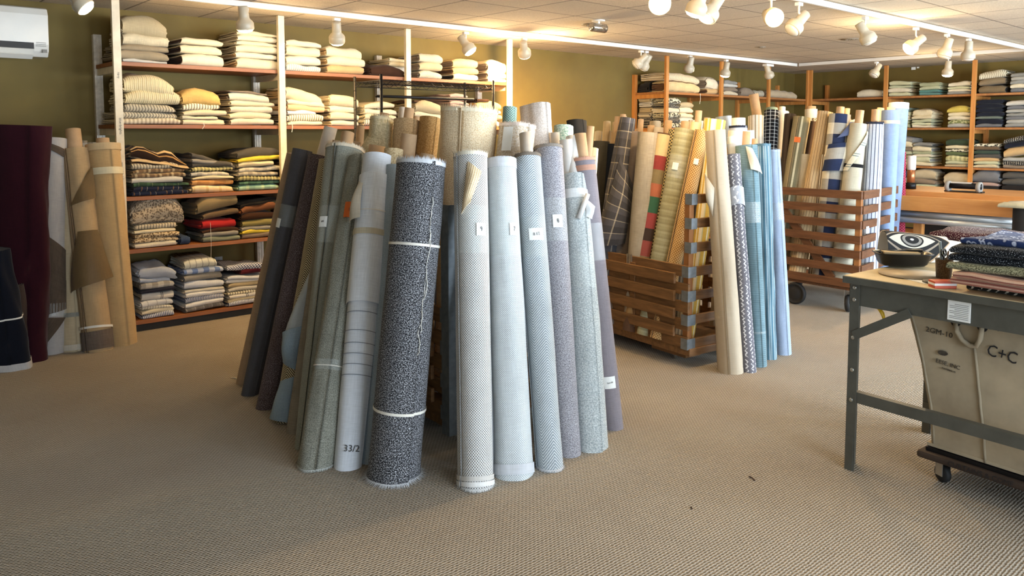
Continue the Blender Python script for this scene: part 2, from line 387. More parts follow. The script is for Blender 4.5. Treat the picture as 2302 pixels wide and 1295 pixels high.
def folded(w, d, h, seed, mat, imat=None, lay=3, amp=.009, slope=0, nx=9, arch=0, skew=0, twist=0, name='folded_cloth'):
    rr = random.Random(seed); t = min(.011, h*.26); b = MB()
    hx = h/2
    def disp(x, y, z):
        g = z/h
        dz = amp*noise.noise(Vector((x*7+seed, y*6, seed)))*(.3+g)*1.3 + slope*(x)+arch*math.sin(PI*x/w)*g - (math.exp(-x/.02)+math.exp(-(w-x)/.02))*.22*g*h
        dz += amp*.5*noise.noise(Vector((x*22+seed, y*15, seed*2)))*g
        dy = amp*.5*noise.noise(Vector((x*20, z*30, seed)))+amp*1.3*noise.noise(Vector((x*6, z*14+seed, 3.3+seed)))
        dx = amp*.8*noise.noise(Vector((y*9, z*30, seed+5)))+skew*(g-.5)+twist*(y-d/2)
        return Vector((x+dx, y+dy, max(z+dz, 0 if abs(slope) < .03 else -9)))
    def cpath(r, y0, n=6):
        pts = [(d, hx-r)]; pts += [(y0+r+(d-y0-r)*f, hx-r) for f in (.55, .2)]
        pts += [(y0+r-r*math.sin(PI*i/n), hx-r*math.cos(PI*i/n)) for i in range(n+1)]
        pts += [(y0+r+(d-y0-r)*f, hx+r) for f in (.2, .55)]; pts.append((d, hx+r)); return pts
    o = cpath(hx, 0); i_ = cpath(hx-t, t); xs = [w*k/(nx-1) for k in range(nx)]
    loft(b, o+i_[::-1], xs, disp, seed)
    b.build
    g = MB(); ih = (h-2*t)/lay
    if ih > .002:
        for l in range(lay):
            z0 = t+l*ih; rr2 = ih*.46; y0 = t*1.3+rr.uniform(0, .012); j0 = rr.uniform(-.004, .016); j1 = rr.uniform(-.004, .014)
            pr = [(d-.004, z0+.0006)]+[(y0+rr2-rr2*math.sin(PI*i/4), z0+ih/2-rr2*math.cos(PI*i/4)) for i in range(5)]+[(d-.004, z0+ih-.0006)]
            pr = pr[:1]+[((d+y0)/2, z0+.0006)]+pr[1:-1]+[((d+y0)/2, z0+ih-.0006)]+pr[-1:]
            pr = pr if len(pr) % 2 == 0 else pr[:-1]+[(d-.004, z0+ih/2)]+pr[-1:]
            loft(g, pr, [-j0+(w+j0+j1)*k/(nx-1) for k in range(nx)], disp, seed+l)
    if imat is None: 
        base = len(b.v); b.v += g.v; b.f += [[base+i for i in f] for f in g.f]; b.uv += g.uv; b.mi += g.mi
        return b.build(name, mat, None, True)
    root = b.build(name, mat, None, True)
    g.build('inner_layers', imat, root, True); return root
FAC = {'L': (YL, 0), 'R': (XR, -PI/2)}
def stack(wall, zs, pl, pr, items, place, what='cloth', d=.4, inset=.015, rev=False, seed=0, nx=9, group=None):
    """items bottom to top: (px height, material, colour words, options)"""
    yy = 200
    if wall == 'L': a = ony(pl, yy, YL); b = ony(pr, yy, YL); x0, wd = a.x, b.x-a.x; dd = dep(Vector(((a.x+b.x)/2, YL, 1.3)))
    else: a = onx(pl, yy, XR); b = onx(pr, yy, XR); x0, wd = a.y, a.y-b.y; dd = dep(Vector((XR, (a.y+b.y)/2, 1.3)))
    z = zs+.011; n = len(items); rr = random.Random(seed+pl)
    for k, it in enumerate(items):
        hp, mat, words = it[:3]; o = dict(it[3]) if len(it) > 3 else {}
        h = max(.012, hp*dd/FPX); o.setdefault('slope', rr.uniform(-.02, .02)); w = wd*o.pop('w', 1)*rr.uniform(.95, 1.02); dx = o.pop('dx', 0)*wd+rr.uniform(-.006, .006)
        gap = o.pop('gap', 0); rz = o.pop('rz', rr.uniform(-.05, .05)); pos_w = o.pop('lab', None); noun = o.pop('noun', what); dep_ = o.pop('d', d)
        ins = o.pop('ins', inset+rr.uniform(-.006, .008))
        ob = folded(w, dep_, h, rr.uniform(0, 60), mat, nx=nx, **o)
        if wall == 'L': ob.location = (x0+dx, YL+ins, z+gap)
        else: ob.location = (XR+ins, x0-dx, z+gap)
        ob.rotation_euler = (0, 0, FAC[wall][1]+rz)
        if n == 1: od = 'alone,'
        elif k == n-1: od = 'topmost,'
        elif k == 0: od = 'at bottom,'
        elif k == n-2 and n > 4: od = 'second from top,'
        else: od = ORD[k]+' from bottom,'
        lab = pos_w or '%s folded %s, %s %s' % (words, noun, od, place)
        tag(ob, lab.replace('alone, ', ''), 'folded fabric', group or 'folded cloths on the shelves')
        z += h*.985+gap
    return z
# ================================================================ the room
def carpet():
    t = NT('loop_carpet'); o = t.obj(); x, y, _ = t.sep(o)
    wob = t.math('MULTIPLY', t.math('SUBTRACT', t.noise(o, 30, 2), .5), .008)
    xx = t.math('ADD', x, wob); yy = t.math('ADD', y, wob)
    r = t.math('SINE', t.math('MULTIPLY', yy, 2*PI/.0125))
    row = t.math('FLOOR', t.math('DIVIDE', yy, .0125)); off = t.math('MULTIPLY', row, .0095)
    l = t.math('SINE', t.math('MULTIPLY', t.math('ADD', xx, off), 2*PI/.021))
    h = t.math('ADD', t.math('MULTIPLY', r, .5), t.math('MULTIPLY', l, .4)); h = t.math('ADD', h, t.math('MULTIPLY', t.noise(o, 160, 2), .9))
    col = t.ramp(t.math('MULTIPLY_ADD', h, .4, .33), [(.1, hexc('777064')), (.55, hexc('a3998c')), (.95, hexc('cbc3b6'))])
    big = t.ramp(t.noise(o, 1.3, 4, .6), [(.3, (.9, .88, .86, 1)), (.7, (1.04, 1.04, 1.03, 1))]); col = t.mix(1, col, big, 'MULTIPLY')
    t.put(t.b.inputs['Base Color'], col); t.b.inputs['Roughness'].default_value = .97; t.b.inputs['Specular IOR Level'].default_value = .1
    t.bump(h, .8, .004); return t.m
def wallmat():
    t = NT('olive_wall_paint'); o = t.obj(); n = t.noise(o, 2, 4, .6)
    t.put(t.b.inputs['Base Color'], t.ramp(n, [(.3, hexc('6a5828')), (.7, hexc('74622b'))])); t.b.inputs['Roughness'].default_value = .75
    t.bump(t.noise(o, 90, 2), .08, .002); return t.m
def ceilmat():
    t = NT('ceiling_tiles'); o = t.obj(); x, y, _ = t.sep(o)
    fx = t.frac(t.math('SUBTRACT', x, .17), .6); fy = t.frac(t.math('SUBTRACT', y, 5.38), .57)
    e = t.math('MINIMUM', t.math('MINIMUM', fx, t.math('SUBTRACT', 1, fx)), t.math('MINIMUM', fy, t.math('SUBTRACT', 1, fy)))
    line = t.math('LESS_THAN', e, .014); nz = t.noise(o, 110, 3, .7); cell = t.math('ADD', t.math('FLOOR', t.math('DIVIDE', t.math('SUBTRACT', x, .17), .6)), t.math('MULTIPLY', t.math('FLOOR', t.math('DIVIDE', t.math('SUBTRACT', y, 5.38), .57)), 7.3))
    wn = t.node('ShaderNodeTexWhiteNoise', noise_dimensions='1D'); t.put(wn.inputs['W'], cell)
    tile = t.mix(t.math('MULTIPLY', wn.outputs[0], .5), t.ramp(nz, [(.35, hexc('bdae98')), (.65, hexc('dccfb9'))]), hexc('bdb1a0'))
    st = t.ramp(t.noise(o, 1.1, 3, .7, .4), [(.66, (1, 1, 1, 1)), (.8, (.72, .66, .58, 1))]); tile = t.mix(1, tile, st, 'MULTIPLY')
    t.put(t.b.inputs['Base Color'], t.mix(line, tile, hexc('83786a'))); t.b.inputs['Roughness'].default_value = .9
    h = t.math('ADD', t.math('MULTIPLY', nz, .3), t.math('MULTIPLY', line, -1)); t.bump(h, .4, .006); return t.m
wallm = wallmat(); dark_base = plainmat('dark_kickboard', '1d1b1a', .6)
X0, Y0 = -3.2, -2.6
def struct(name, a, b, m):
    return tag(MB().box(a, b).build(name, m), kind='structure')
struct('floor', (X0-.1, Y0-.1, -.1), (XW+.1, YW+.1, 0), carpet())
struct('ceiling', (X0-.1, Y0-.1, CH), (XW+.1, YW+.1, CH+.1), ceilmat())
struct('wall_left', (X0-.1, YW, 0), (XW+.1, YW+.1, CH), wallm)
struct('wall_right', (XW, Y0-.1, 0), (XW+.1, YW, CH), wallm)
struct('wall_back', (X0-.1, Y0, 0), (X0, YW, CH), wallm)
# street side wall with the shop windows (behind the camera, to its right)
wins = [(-2.6, -.2), (.3, 2.9), (3.4, 6.0), (6.5, 9.1), (9.5, 12.0)]
wb = MB(); wb.box((X0, Y0-.1, 0), (XW, Y0, .55)); wb.box((X0, Y0-.1, 2.3), (XW, Y0, CH))
xs = [X0]+[v for w in wins for v in w]+[XW]
for i in range(0, len(xs), 2): wb.box((xs[i], Y0-.1, .55), (xs[i+1], Y0, 2.3))
tag(wb.build('wall_front', wallm), kind='structure')
for i, (a, b) in enumerate(wins):
    fr = MB()
    for q in ((a, Y0-.08, .55, b, Y0-.02, .6), (a, Y0-.08, 2.25, b, Y0-.02, 2.3), (a, Y0-.08, .6, a+.05, Y0-.02, 2.25), (b-.05, Y0-.08, .6, b, Y0-.02, 2.25)): fr.box(q[:3], q[3:])
    tag(fr.build('window_%d' % (i+1), white_paint), kind='structure')
    L = bpy.data.lights.new('daylight', 'AREA'); L.shape = 'RECTANGLE'; L.size = b-a-.1; L.size_y = 1.65; L.energy = DAY[i]; L.color = (.74, .87, 1)
    lo = bpy.data.objects.new('daylight', L); C.objects.link(lo); lo.location = ((a+b)/2, Y0-.12, 1.43); lo.rotation_euler = (PI/2, 0, 0); lo.rotation_euler = (-PI/2, 0, 0) if False else (PI/2, 0, 0)
struct('baseboard_left', (X0, YW-.015, 0), (XW, YW, .1), dark_base); struct('baseboard_right', (XW-.015, Y0, 0), (XW, YW-.015, .1), dark_base)
# ================================================================ shelving
pine = woodmat('orange_pine_shelf', '84532f', 'b27843', 0, .5); pine_y = woodmat('orange_pine_shelf_y', '84532f', 'b27843', 1, .5); pine_z = woodmat('pine_post', 'a9692f', 'd0924e', 2, .5)
redwood = woodmat('shelf_board', '7e4524', 'a3693a', 0, .5)
ZS = [2.079, 1.605, 1.05, .641, .08]
def shelving(label, wall, posts, zs, pm, bm, ends, rearm=None, group=None, kick=True, bottom=None):
    root = thing('shelving_unit', label, 'shelves', (posts[0], YL, 0) if wall == 'L' else (XR, posts[0], 0), FAC[wall][1])
    s = 1 if wall == 'L' else -1; D = (YW-YL) if wall == 'L' else (XW-XR)
    loc = [s*(p-posts[0]) for p in posts]
    for i, p in enumerate(loc):
        MB().box((p-.028, -.036, 0), (p+.028, 0, CH-.003)).build('front_post', pm, root, bevel=.002)
        rb = MB(); rb.box((p-.03, D-.05, 0), (p+.03, D-.003, CH-.22))
        for g in (-.012, .012): rb.box((p+g-.004, D-.055, 0), (p+g+.004, D-.05, CH-.22))
        rb.build('rear_post', rearm or pm, root)
        for z in zs[:-1]:
            if i < len(loc): MB().box((p-.012, 0, z-.075), (p+.012, D-.056, z-.0225)).build('shelf_bracket', pm, root)
    a, b = loc[0]+ends[0], loc[-1]+ends[1]
    for z in zs:
        k = list(loc)
        for i in range(len(k)-1):
            aa = k[i] + (ends[0] if i == 0 else 0); bb = k[i+1] + (ends[1] if i == len(k)-2 else 0)
            MB().box((aa+(.001 if i else 0), .001, z-.022), (bb-.001, D-.057, z+.008)).build('shelf_board', bm, root, bevel=.0015)
    if kick: MB().box((a, .03, .001), (b, .05, zs[-1]-.023)).build('kickboard', dark_base, root)
    return root
PL_ = [1.75, 3.06, 4.36, 5.67]
whitepost = plainmat('white_painted_post', 'e4d8bf', .6, var=.08, scale=14)
u1 = shelving('tall shelves with white painted posts and orange wood boards along the left wall', 'L', PL_, ZS, whitepost, redwood, (-.02, .02), plainmat('striped_white_rail', 'd9d2c4', .5, var=.12, scale=30))
for s_, z in (('navy', 2.0), ('blue-brights', 1.62), ('neutral-brights', 1.27)):
    text('shelf_lettering', s_, .026, ink, u1, Matrix.Translation((0.006, -.0365, z-.05)) @ Matrix.Rotation(-PI/2, 4, 'Y') @ Matrix.Rotation(PI/2, 4, 'X') if False else Matrix.Translation((0.004, -.0366, z-.02)) @ Matrix.Rotation(PI/2, 4, 'X') @ Matrix.Rotation(-PI/2, 4, 'Z'))
PL2 = [7.13, 8.39, 9.63, 10.87, 12.04]
u2 = shelving('orange pine shelves in the far corner, on the left wall', 'L', PL2[1:], ZS[:2]+[1.05, .64, .08], pine_z, pine, (-.02, -.02), kick=False)
PR = [6.42, 5.23, 4.03, 2.83, 1.63]
u3 = shelving('orange pine shelves along the right-hand wall', 'R', PR, [2.079, 1.614, 1.06, .6, .08], pine_z, pine_y, (0, 0), kick=False)
# black wire garment rack
rk = thing('wire_rack', 'black wire garment rack with hanging rail standing behind the pale upright rolls', 'rack', (3.53, 5.62, 0))
for x in (0, 1.2):
    for y in (0, .42):
        pb = MB(); pb.tube([(x, y, .09), (x, y, 2.03)], .0125, 10)
        for k in range(24): pb.tube([(x+.0135*math.cos(a*PI/4), y+.0135*math.sin(a*PI/4), .15+k*.08) for a in range(8)], .0015, 4, closed=True)
        pb.build('pole', blackm, rk, True)
        cw = MB(); cw.lathe([(.03, -.012), (.037, -.008), (.037, .008), (.03, .012)], 16, Matrix.Translation((x, y, .038)) @ Matrix.Rotation(PI/2, 4, 'X')); cw.box((x-.012, y-.02, .05), (x+.012, y+.02, .095)); cw.build('caster', rubber, rk)
for z, nm in ((1.98, 'top_shelf'), (.2, 'bottom_shelf')):
    w = MB()
    for dz in (0, -.035):
        w.tube([(0, 0, z+dz), (1.2, 0, z+dz)], .004, 6); w.tube([(0, .42, z+dz), (1.2, .42, z+dz)], .004, 6); w.tube([(0, 0, z+dz), (0, .42, z+dz)], .004, 6); w.tube([(1.2, 0, z+dz), (1.2, .42, z+dz)], .004, 6)
    for y in (0, .42):
        w.tube([(i*.05, y, z-.035*(i % 2)) for i in range(25)], .0025, 5)
    for x in (0, 1.2): w.tube([(x, i*.0525, z-.035*(i % 2)) for i in range(9)], .0025, 5)
    for i in range(1, 30): w.tube([(i*.04, 0, z+.004), (i*.04, .42, z+.004)], .0018, 4)
    w.build(nm, blackm, rk)
MB().tube([(.07, .2, 1.86), (1.13, .2, 1.86)], .013, 10).build('hanging_rail', blackm, rk, True)
hk = MB(); hk.tube([(0, 0, 1.43), (0, .42, 1.43)], .005, 6)
for i in range(5): y = .06+i*.075; hk.tube([(0, y, 1.43), (-.005, y, 1.36), (-.02, y, 1.335), (-.04, y, 1.345), (-.045, y, 1.375)], .0035, 6)
hk.build('side_hooks', blackm, rk, True)
# ================================================================ slatted crate carts
oldw = woodmat('old_crate_wood', '54391f', '92693f', 0, .6, 1.3, .3); oldwy = woodmat('old_crate_wood_y', '54391f', '92693f', 1, .6, 1.3, .3); orangew = woodmat('orange_crate_wood', '7e4c25', 'a9713c', 2, .55)
redw = woodmat('red_brown_crate_wood', '4c2d19', '7a5031', 0, .55, 1.3, .25); redwy = woodmat('red_brown_crate_wood_y', '4c2d19', '7a5031', 1, .55, 1.3, .25)
def caster(root, x, y, r, yaw, m_w, w=.03, h=None):
    h = h or r*2+.03; cr = MB(); Mz = Matrix.Translation((x, y, 0)) @ Matrix.Rotation(yaw, 4, 'Z')
    for s in (-1, 1): cr.box((-r*.5, s*(w/2+.006)-.0015, r*.8), (r*.5, s*(w/2+.006)+.0015, h), M=Mz)
    cr.box((-r*.6, -w/2-.008, h-.006), (r*.6, w/2+.008, h), M=Mz)
    c = cr.build('caster', zinc, root)
    MB().lathe([(r*.3, -w/2-.004), (r*.8, -w/2), (r, -w*.3), (r, w*.3), (r*.8, w/2), (r*.3, w/2+.004)], 24, Mz @ Matrix.Translation((0, 0, r)) @ Matrix.Rotation(PI/2, 4, 'X')).build('wheel', m_w, c, True)
def crate_tall_ends(label, org, rz, Wd, Ln, zb=.13, zlow=.68, ztop=1.15, steelpost=False):
    """local: x across the tall end (towards +X), y along the long low side; corner at origin"""
    root = thing('crate_cart', label, 'crate cart', (org[0], org[1], 0), rz)
    MB().box((-.01, -.01, zb-.05), (Wd+.01, Ln+.01, zb)).build('platform', oldw, root, bevel=.004)
    for x, y in ((.1, .22), (Wd-.1, .2), (.1, Ln-.2), (Wd-.1, Ln-.2)):
        MB().box((x-.07, y-.16, zb-.082), (x+.07, y+.16, zb-.051)).build('caster_block', oldwy, root) if zb > .12 else None
        caster(root, x, y, .032, .9, zinc, .024, zb-.055 if zb <= .12 else zb-.083)
    for nm, y0, y1 in (('near_end_panel', 0, .022), ('far_end_panel', Ln-.022, Ln)):
        s = MB(); n = 7; hh = .062; gap = (ztop-zb-n*hh)/(n-1)
        for k in range(n): z = zb+k*(hh+gap); s.box((0, y0, z), (Wd, y1, z+hh))
        s.build(nm, oldw, root, bevel=.003)
    for x in (.003, Wd-.045):
        for y in (.023, Ln-.068): MB().box((x, y, zb+.001), (x+.042, y+.045, ztop)).build('corner_post', orangew, root, bevel=.002)
    lp = MB(); hh = .075; n = 5; gap = (zlow-zb-n*hh)/(n-1)
    for sx in (-.022, Wd+.001):
        q = MB()
        for k in range(n): z = zb+k*(hh+gap); q.box((sx, .0, z), (sx+.021, Ln, z+hh))
        for y in (Ln*.37, Ln*.72): q.box((sx-.004 if sx > 0 else sx+.022, y, zb), (sx+.02 if sx > 0 else sx+.045, y+.06, zlow-.004))
        q.build('low_side_panel', oldwy, root, bevel=.003)
    g = MB()                                   # the hinged half of the side, hanging down outside
    for k in range(4): z = zb+.07+k*.118; g.box((-.052, .1, z), (-.031, Ln-.1, z+.072))
    for y in (Ln*.33, Ln*.75): g.box((-.031, y, zb+.05), (-.0225, y+.05, zlow-.04))
    g.build('dropped_gate', oldwy, root, bevel=.003, )
    hb = MB(); hb.box((-.03, Ln*.355, zlow-.09), (-.022, Ln*.355+.03, zlow+.012)); hb.box((-.03, Ln*.355+.038, zlow-.09), (-.022, Ln*.355+.05, zlow+.012)); hb.build('hinge', zinc, root)
    n = 7; hh = .062; gap = (ztop-zb-n*hh)/(n-1)
    for k in range(n):
        z = zb+k*(hh+gap)-.006; br = MB(); lo_ = z+hh < zlow
        br.box((-.024 if lo_ else -.002, -.003, z), (.05, -.0005, z+hh+.01)); br.box((-.026 if lo_ else -.004, -.003, z), (-.0235 if lo_ else -.0015, .055, z+hh+.01))
        br.build('corner_bracket', steel, root)
    if steelpost:
        MB().box((-.03, -.035, zb-.07), (.035, -.0315, ztop+.03)).build('angle_iron_post', steel, root); ap = MB(); ap.box((-.0335, -.035, zb-.07), (-.0305, .03, ztop+.03))
        for k in range(6): ap.lathe([(.005, -.0375), (.005, -.035)], 8, Matrix.Translation((.018, 0, .2+k*.17)) @ Matrix.Rotation(PI/2, 4, 'X') @ Matrix.Translation((0, 0, .072)))
        ap.build('angle_iron_flange', steel, root)
    return root
K1 = crate_tall_ends('weathered slatted crate cart with blue-grey steel corner post, among the front rolls', (2.33, 3.10), math.radians(-3), .8, 1.5, zb=.12, ztop=1.17, steelpost=True)
K2 = crate_tall_ends('slatted wooden crate cart with lowered gate, full of plaid and sage rolls', (4.27, 3.07), math.radians(-7), .8, 1.5)
def crate_full(label, cs, zb, zt):
    """slatted crate from four floor corners (near, right, far, left)"""
    o = Vector((*cs[0], 0)); root = thing('crate_cart', label, 'crate cart', o); c = [Vector((*q, 0))-o for q in cs]
    names = ['right_side_panel', 'back_panel', 'rear_side_panel', 'left_side_panel']; n = 7
    for i in range(4):
        a, b = c[i], c[(i+1) % 4]; d = (b-a).normalized(); nrm = Vector((d.y, -d.x, 0)); s = MB(); hh = .068; gap = (zt-zb-n*hh)/(n-1)
        for k in range(n):
            z = zb+hh/2+k*(hh+gap); e = .0 if i % 2 else .021
            s.bar(a+d*e+Vector((0, 0, z)), b-d*e+Vector((0, 0, z)), hh, .02, (0, 0, 1))
            if i in (0, 3):
                for e2, q in ((a, d*.05), (b, -d*.05)):
                    for dz in (-.018, .018): s.bar(e2+q+nrm*.0102+Vector((0, 0, z+dz-.004)), e2+q+nrm*.0102+Vector((0, 0, z+dz+.004)), .008, .002, d)
        s.build(names[i], redw if i in (0, 2) else redwy, root, bevel=.003)
        m = a-nrm*.035+d*.045; MB().bar(m+Vector((0, 0, zb)), m+Vector((0, 0, zt)), .05, .045, d).build('corner_post', orangew, root, bevel=.003)
        if i == 3:
            MB().bar(a-nrm*.03+d*.25+Vector((0, 0, zb+.75)), a-nrm*.03+d*.85+Vector((0, 0, zb+.05)), .07, .02, (d.x, d.y, .9)).build('diagonal_brace', redwy, root)
    ctr = sum(c, Vector())/4; f = MB(); ins = [q+(ctr-q)*.04 for q in c]
    f.add([v+Vector((0, 0, zb-.03)) for v in ins]+[v+Vector((0, 0, zb+.0)) for v in ins], [(3,2,1,0),(4,5,6,7),(0,1,5,4),(1,2,6,5),(2,3,7,6),(3,0,4,7)]); f.build('platform', redw, root)
    for q, r in zip(c, (.075, .075, .075, .09)):
        p = q+(ctr-q)*.25; caster(root, p.x, p.y, r, .3, rubber, .045, zb-.031)
    for p in (c[0]+(c[3]-c[0])*.55+Vector((.03, 0, 0)),):
        w = MB(); w.lathe([(.02, -.024), (.05, -.022), (.075, -.012), (.08, -.02), (.096, -.02), (.1, -.01), (.1, .01), (.096, .02), (.02, .022)], 28, Matrix.Translation(p+Vector((.0, 0, .1))) @ Matrix.Rotation(PI/2, 4, 'Y')); w.build('large_wheel', rubber, root, True)
    return root
K3 = crate_full('red-brown slatted crate cart on dark wheels holding the stripe and check rolls', [(6.56, 3.01), (7.52, 3.12), (7.54, 4.15), (6.62, 4.12)], .235, 1.06)
tg = MB(); tg.box((.08, -.0135+.006, .70), (.13, -.0115+.006, .76)); tg.build('crate_label', paper, K3)
# ================================================================ fabric palettes
oat = P('b7a888'); oatd = P('9a8b72'); cream = P('dccfae'); creamw = P('dbd1b8'); ivory = P('d6cbae'); tan = P('c9a777'); gold = P('d9b26a', slub=.14); linen = P('d3c6a8', slub=.16)
dkbrown = P('3a2418'); brown = P('5b4332'); dk = P('23201f'); greybrown = P('867766'); mauve = P('a98f86'); navy = P('22273a'); bluegrey = P('a9b1bf'); maroon = P('4a1320'); olive = P('8d8250'); sage = P('a9ac84', slub=.15); teal = P('5d8a84')
grey = P('8f8c86'); dgrey = P('54514c'); lgrey = P('c4c1b8'); red = P('b02a2c'); yellow = P('d9c246'); brownleather = P('7a4d31', rough=.6)
zzc = cloth('herring', 'a89f8c', 'd9cfb8', s=.012); zzt = cloth('herring', 'b08f5c', 'e6d2a0', s=.012)
ticking = ST(.022, (0, 'e8e2cc'), (.62, '8b8168'), kind='stripe'); strc = ST(.03, (0, 'e3d4ac'), (.35, 'cdbb8e'), (.6, 'e9ddba'), (.8, 'b5a276'), kind='stripe'); strg = ST(.022, (0, 'c9bfa6'), (.5, '8d8474'), kind='stripe'); strp = ST(.03, (0, 'ddd0b4'), (.5, 'b8a78c'))
leop = cloth('leopard', 'cdb893', '8d7656', s=.016, c3='4a3a2b'); leopg = cloth('leopard', 'b3a58f', '8a7c6a', s=.015, c3='3e3630')
plnavy = PL(.12, [(0, '20263c'), (.35, '8b6a42'), (.42, '20263c'), (.7, 'c9bfa4'), (.73, '20263c')], [(0, '1d2438'), (.5, '2b3b3a'), (.62, 'b18d55'), (.66, '1d2438')])
plgreen = PL(.1, [(0, '1e2a22'), (.4, '3f5a42'), (.6, '1e2a22'), (.8, 'a5a87c'), (.83, '1e2a22')], [(0, '182019'), (.5, '46604a')])
plbrown = PL(.09, [(0, '6d5540'), (.4, 'a58c6a'), (.6, '4a3829'), (.8, 'd2c09a')], [(0, '7c654c'), (.5, 'b39b75')])
plgrey = PL(.08, [(0, 'cfc8b6'), (.5, '9c968a')], [(0, 'd8d2c2'), (.5, '8d887e')]); pltan = PL(.11, [(0, 'ddc9a2'), (.5, 'c2a573'), (.7, 'e5d5b2')], [(0, 'e2d2ae'), (.5, 'cbb082')])
plorange = PL(.14, [(0, 'b0713a'), (.5, 'c9935a'), (.8, '9c5f2f')], [(0, 'b97e46'), (.5, 'd0a068')])
plyel = PL(.06, [(0, '2c2b20'), (.3, 'd9cf96'), (.5, '2c2b20'), (.7, 'a9a06c')], [(0, '1f2019'), (.5, 'cfc68e')]); plaqua = PL(.13, [(0, '8fc0b0'), (.4, 'c4dcb0'), (.6, '5f9a98')], [(0, '9fcab4'), (.5, 'b9d8b4'), (.9, '3d5a4c')])
pldgreen = PL(.11, [(0, '2f4f45'), (.5, '5c7f68'), (.8, '1f2f2a')], [(0, '2c4a40'), (.6, '4e7060')])
drapst = ST(.11, (0, '2b1d16'), (.14, 'b38a55'), (.2, '2b1d16'), (.34, 'd8b887'), (.55, '8b6a47'), (.62, 'e5d6b4'), (.68, '2b1d16'), kind='vstripe')
windowp = PL(.07, [(0, '24283c'), (.06, 'd8d9da')], [(0, '5b6076'), (.03, 'e0e0de')], vper=.2); btick = ST(.013, (0, 'dcdcdc'), (.5, '5f6e94')); chkblue = PL(.09, [(0, '5e78b0'), (.5, 'dfe4ea')], [(0, '7f96c2'), (.5, 'e6eaee')], vper=.09)
blkst = PL(.05, [(0, '1c1d24'), (.12, 'd8d8ca')], [(0, 'd8d8ca'), (.85, '9a9a90')], vper=.1); strwhite = ST(.16, (0, 'd6d3cd'), (.5, '55565c'), (.53, 'd6d3cd'), (.58, '55565c'), (.61, 'd6d3cd')); greychk = PL(.09, [(0, '85817a'), (.5, 'cac6bd')], [(0, '908c86'), (.5, 'c6c2ba')])
white = P('dfe0e2'); whiteb = P('c6ccd8'); navdot = cloth('basket', '2f3c6a', 'd5d8e0', s=.012); ropew = ST(.02, (0, 'e0dccf'), (.5, 'bcb7a8')); grpl = PL(.07, [(0, '6f6b68'), (.5, '8b8784'), (.9, 'c0bcb6')], [(0, '75716e'), (.6, '908c88')])
bw = cloth('zigzag', '2c2a2a', 'cfc8b4', s=.02); pat = cloth('leopard', 'dcd6bd', '5b584b', s=.03, c3='2c2c26'); texc = cloth('tweed', 'b0a382', 'd7ccae', s=.004)
# ================================================================ folded cloths, left wall shelves
S1, S2, S3, S4, S5 = ZS
B1, B2, B3 = 'first white-post bay', 'second white-post bay', 'third white-post bay'
SD = {'S1': 'top shelf', 'S2': 'second shelf', 'S3': 'third shelf', 'S4': 'fourth shelf', 'S5': 'lowest shelf'}
def L(z, pl, pr, items, place, **k): return stack('L', z, pl, pr, items, place, **k)
L(S1, 283, 384, [(6, lgrey, 'pale'), (20, oatd, 'oatmeal', dict(w=1.13, dx=-.1, amp=.014)), (13, oatd, 'greyish', dict(w=1.1, dx=-.1, amp=.014)), (25, linen, 'linen coloured', dict(amp=.009)), (42, oat, 'thick oatmeal', dict(amp=.012, slope=-.10, arch=.025, w=.98))], 'left stack, top shelf, '+B1, seed=1)
L(S1, 410, 508, [(28, creamw, 'white'), (20, cream, 'cream'), (15, ivory, 'ivory', dict(slope=.04))], 'dark-backed stack, top shelf, '+B1, seed=2) if False else None
L(S1, 412, 508, [(27, creamw, 'white', dict(imat=dkbrown, lay=4)), (20, cream, 'cream', dict(imat=dkbrown)), (15, ivory, 'ivory', dict(imat=dkbrown))], 'dark-sided middle stack, top shelf, '+B1, seed=2)
L(S1, 536, 630, [(23, cream, 'cream', dict(imat=tan, lay=4)), (13, creamw, 'white', dict(imat=tan)), (16, ivory, 'ivory', dict(imat=oatd)), (9, cream, 'thin cream'), (13, creamw, 'bright white', dict(imat=oatd, w=.92)), (9, cream, 'light cream', dict(imat=oatd, w=1))], 'right stack, top shelf, '+B1, seed=3)
L(S1, 648, 726, [(15, ropew, 'ribbed white'), (20, creamw, 'white'), (21, cream, 'cream', dict(imat=ivory)), (12, creamw, 'bright white')], 'left stack, top shelf, '+B2, seed=4)
L(S1, 738, 820, [(18, tan, 'tan', dict(imat=oatd)), (20, cream, 'cream', dict(imat=tan, w=1.05)), (23, ivory, 'ivory', dict(imat=tan, slope=-.05))], 'middle stack, top shelf, '+B2, seed=5)
L(S1, 838, 912, [(25, dkbrown, 'dark brown', dict(amp=.012, arch=.02, slope=-.06, lab='dark brown folded cloth alone beside the black rack on the top shelf'))], '', seed=6)
L(S1, 888, 935, [(12, oat, 'oatmeal'), (12, lgrey, 'pale grey'), (11, oat, 'light oatmeal'), (8, linen, 'thin linen')], 'stack behind third white post, top shelf', seed=7, inset=.1)
L(S1, 946, 998, [(18, zzc, 'grey zigzag', dict(imat=greybrown)), (19, oat, 'oatmeal textured', dict(imat=greybrown)), (19, zzc, 'pale zigzag', dict(imat=greybrown, slope=-.04))], 'left stack, top shelf, '+B3, seed=8)
L(S1, 1022, 1078, [(14, cream, 'cream', dict(imat=dk)), (14, tan, 'gold tan', dict(imat=brown)), (20, zzt, 'tan zigzag', dict(imat=greybrown))], 'middle stack, top shelf, '+B3, seed=9)
L(S1, 1100, 1147, [(9, creamw, 'white', dict(imat=greybrown)), (14, cream, 'cream', dict(imat=greybrown)), (23, P('e6cfae'), 'peach', dict(imat=greybrown, arch=.02, slope=-.05))], 'right stack, top shelf, '+B3, seed=10)
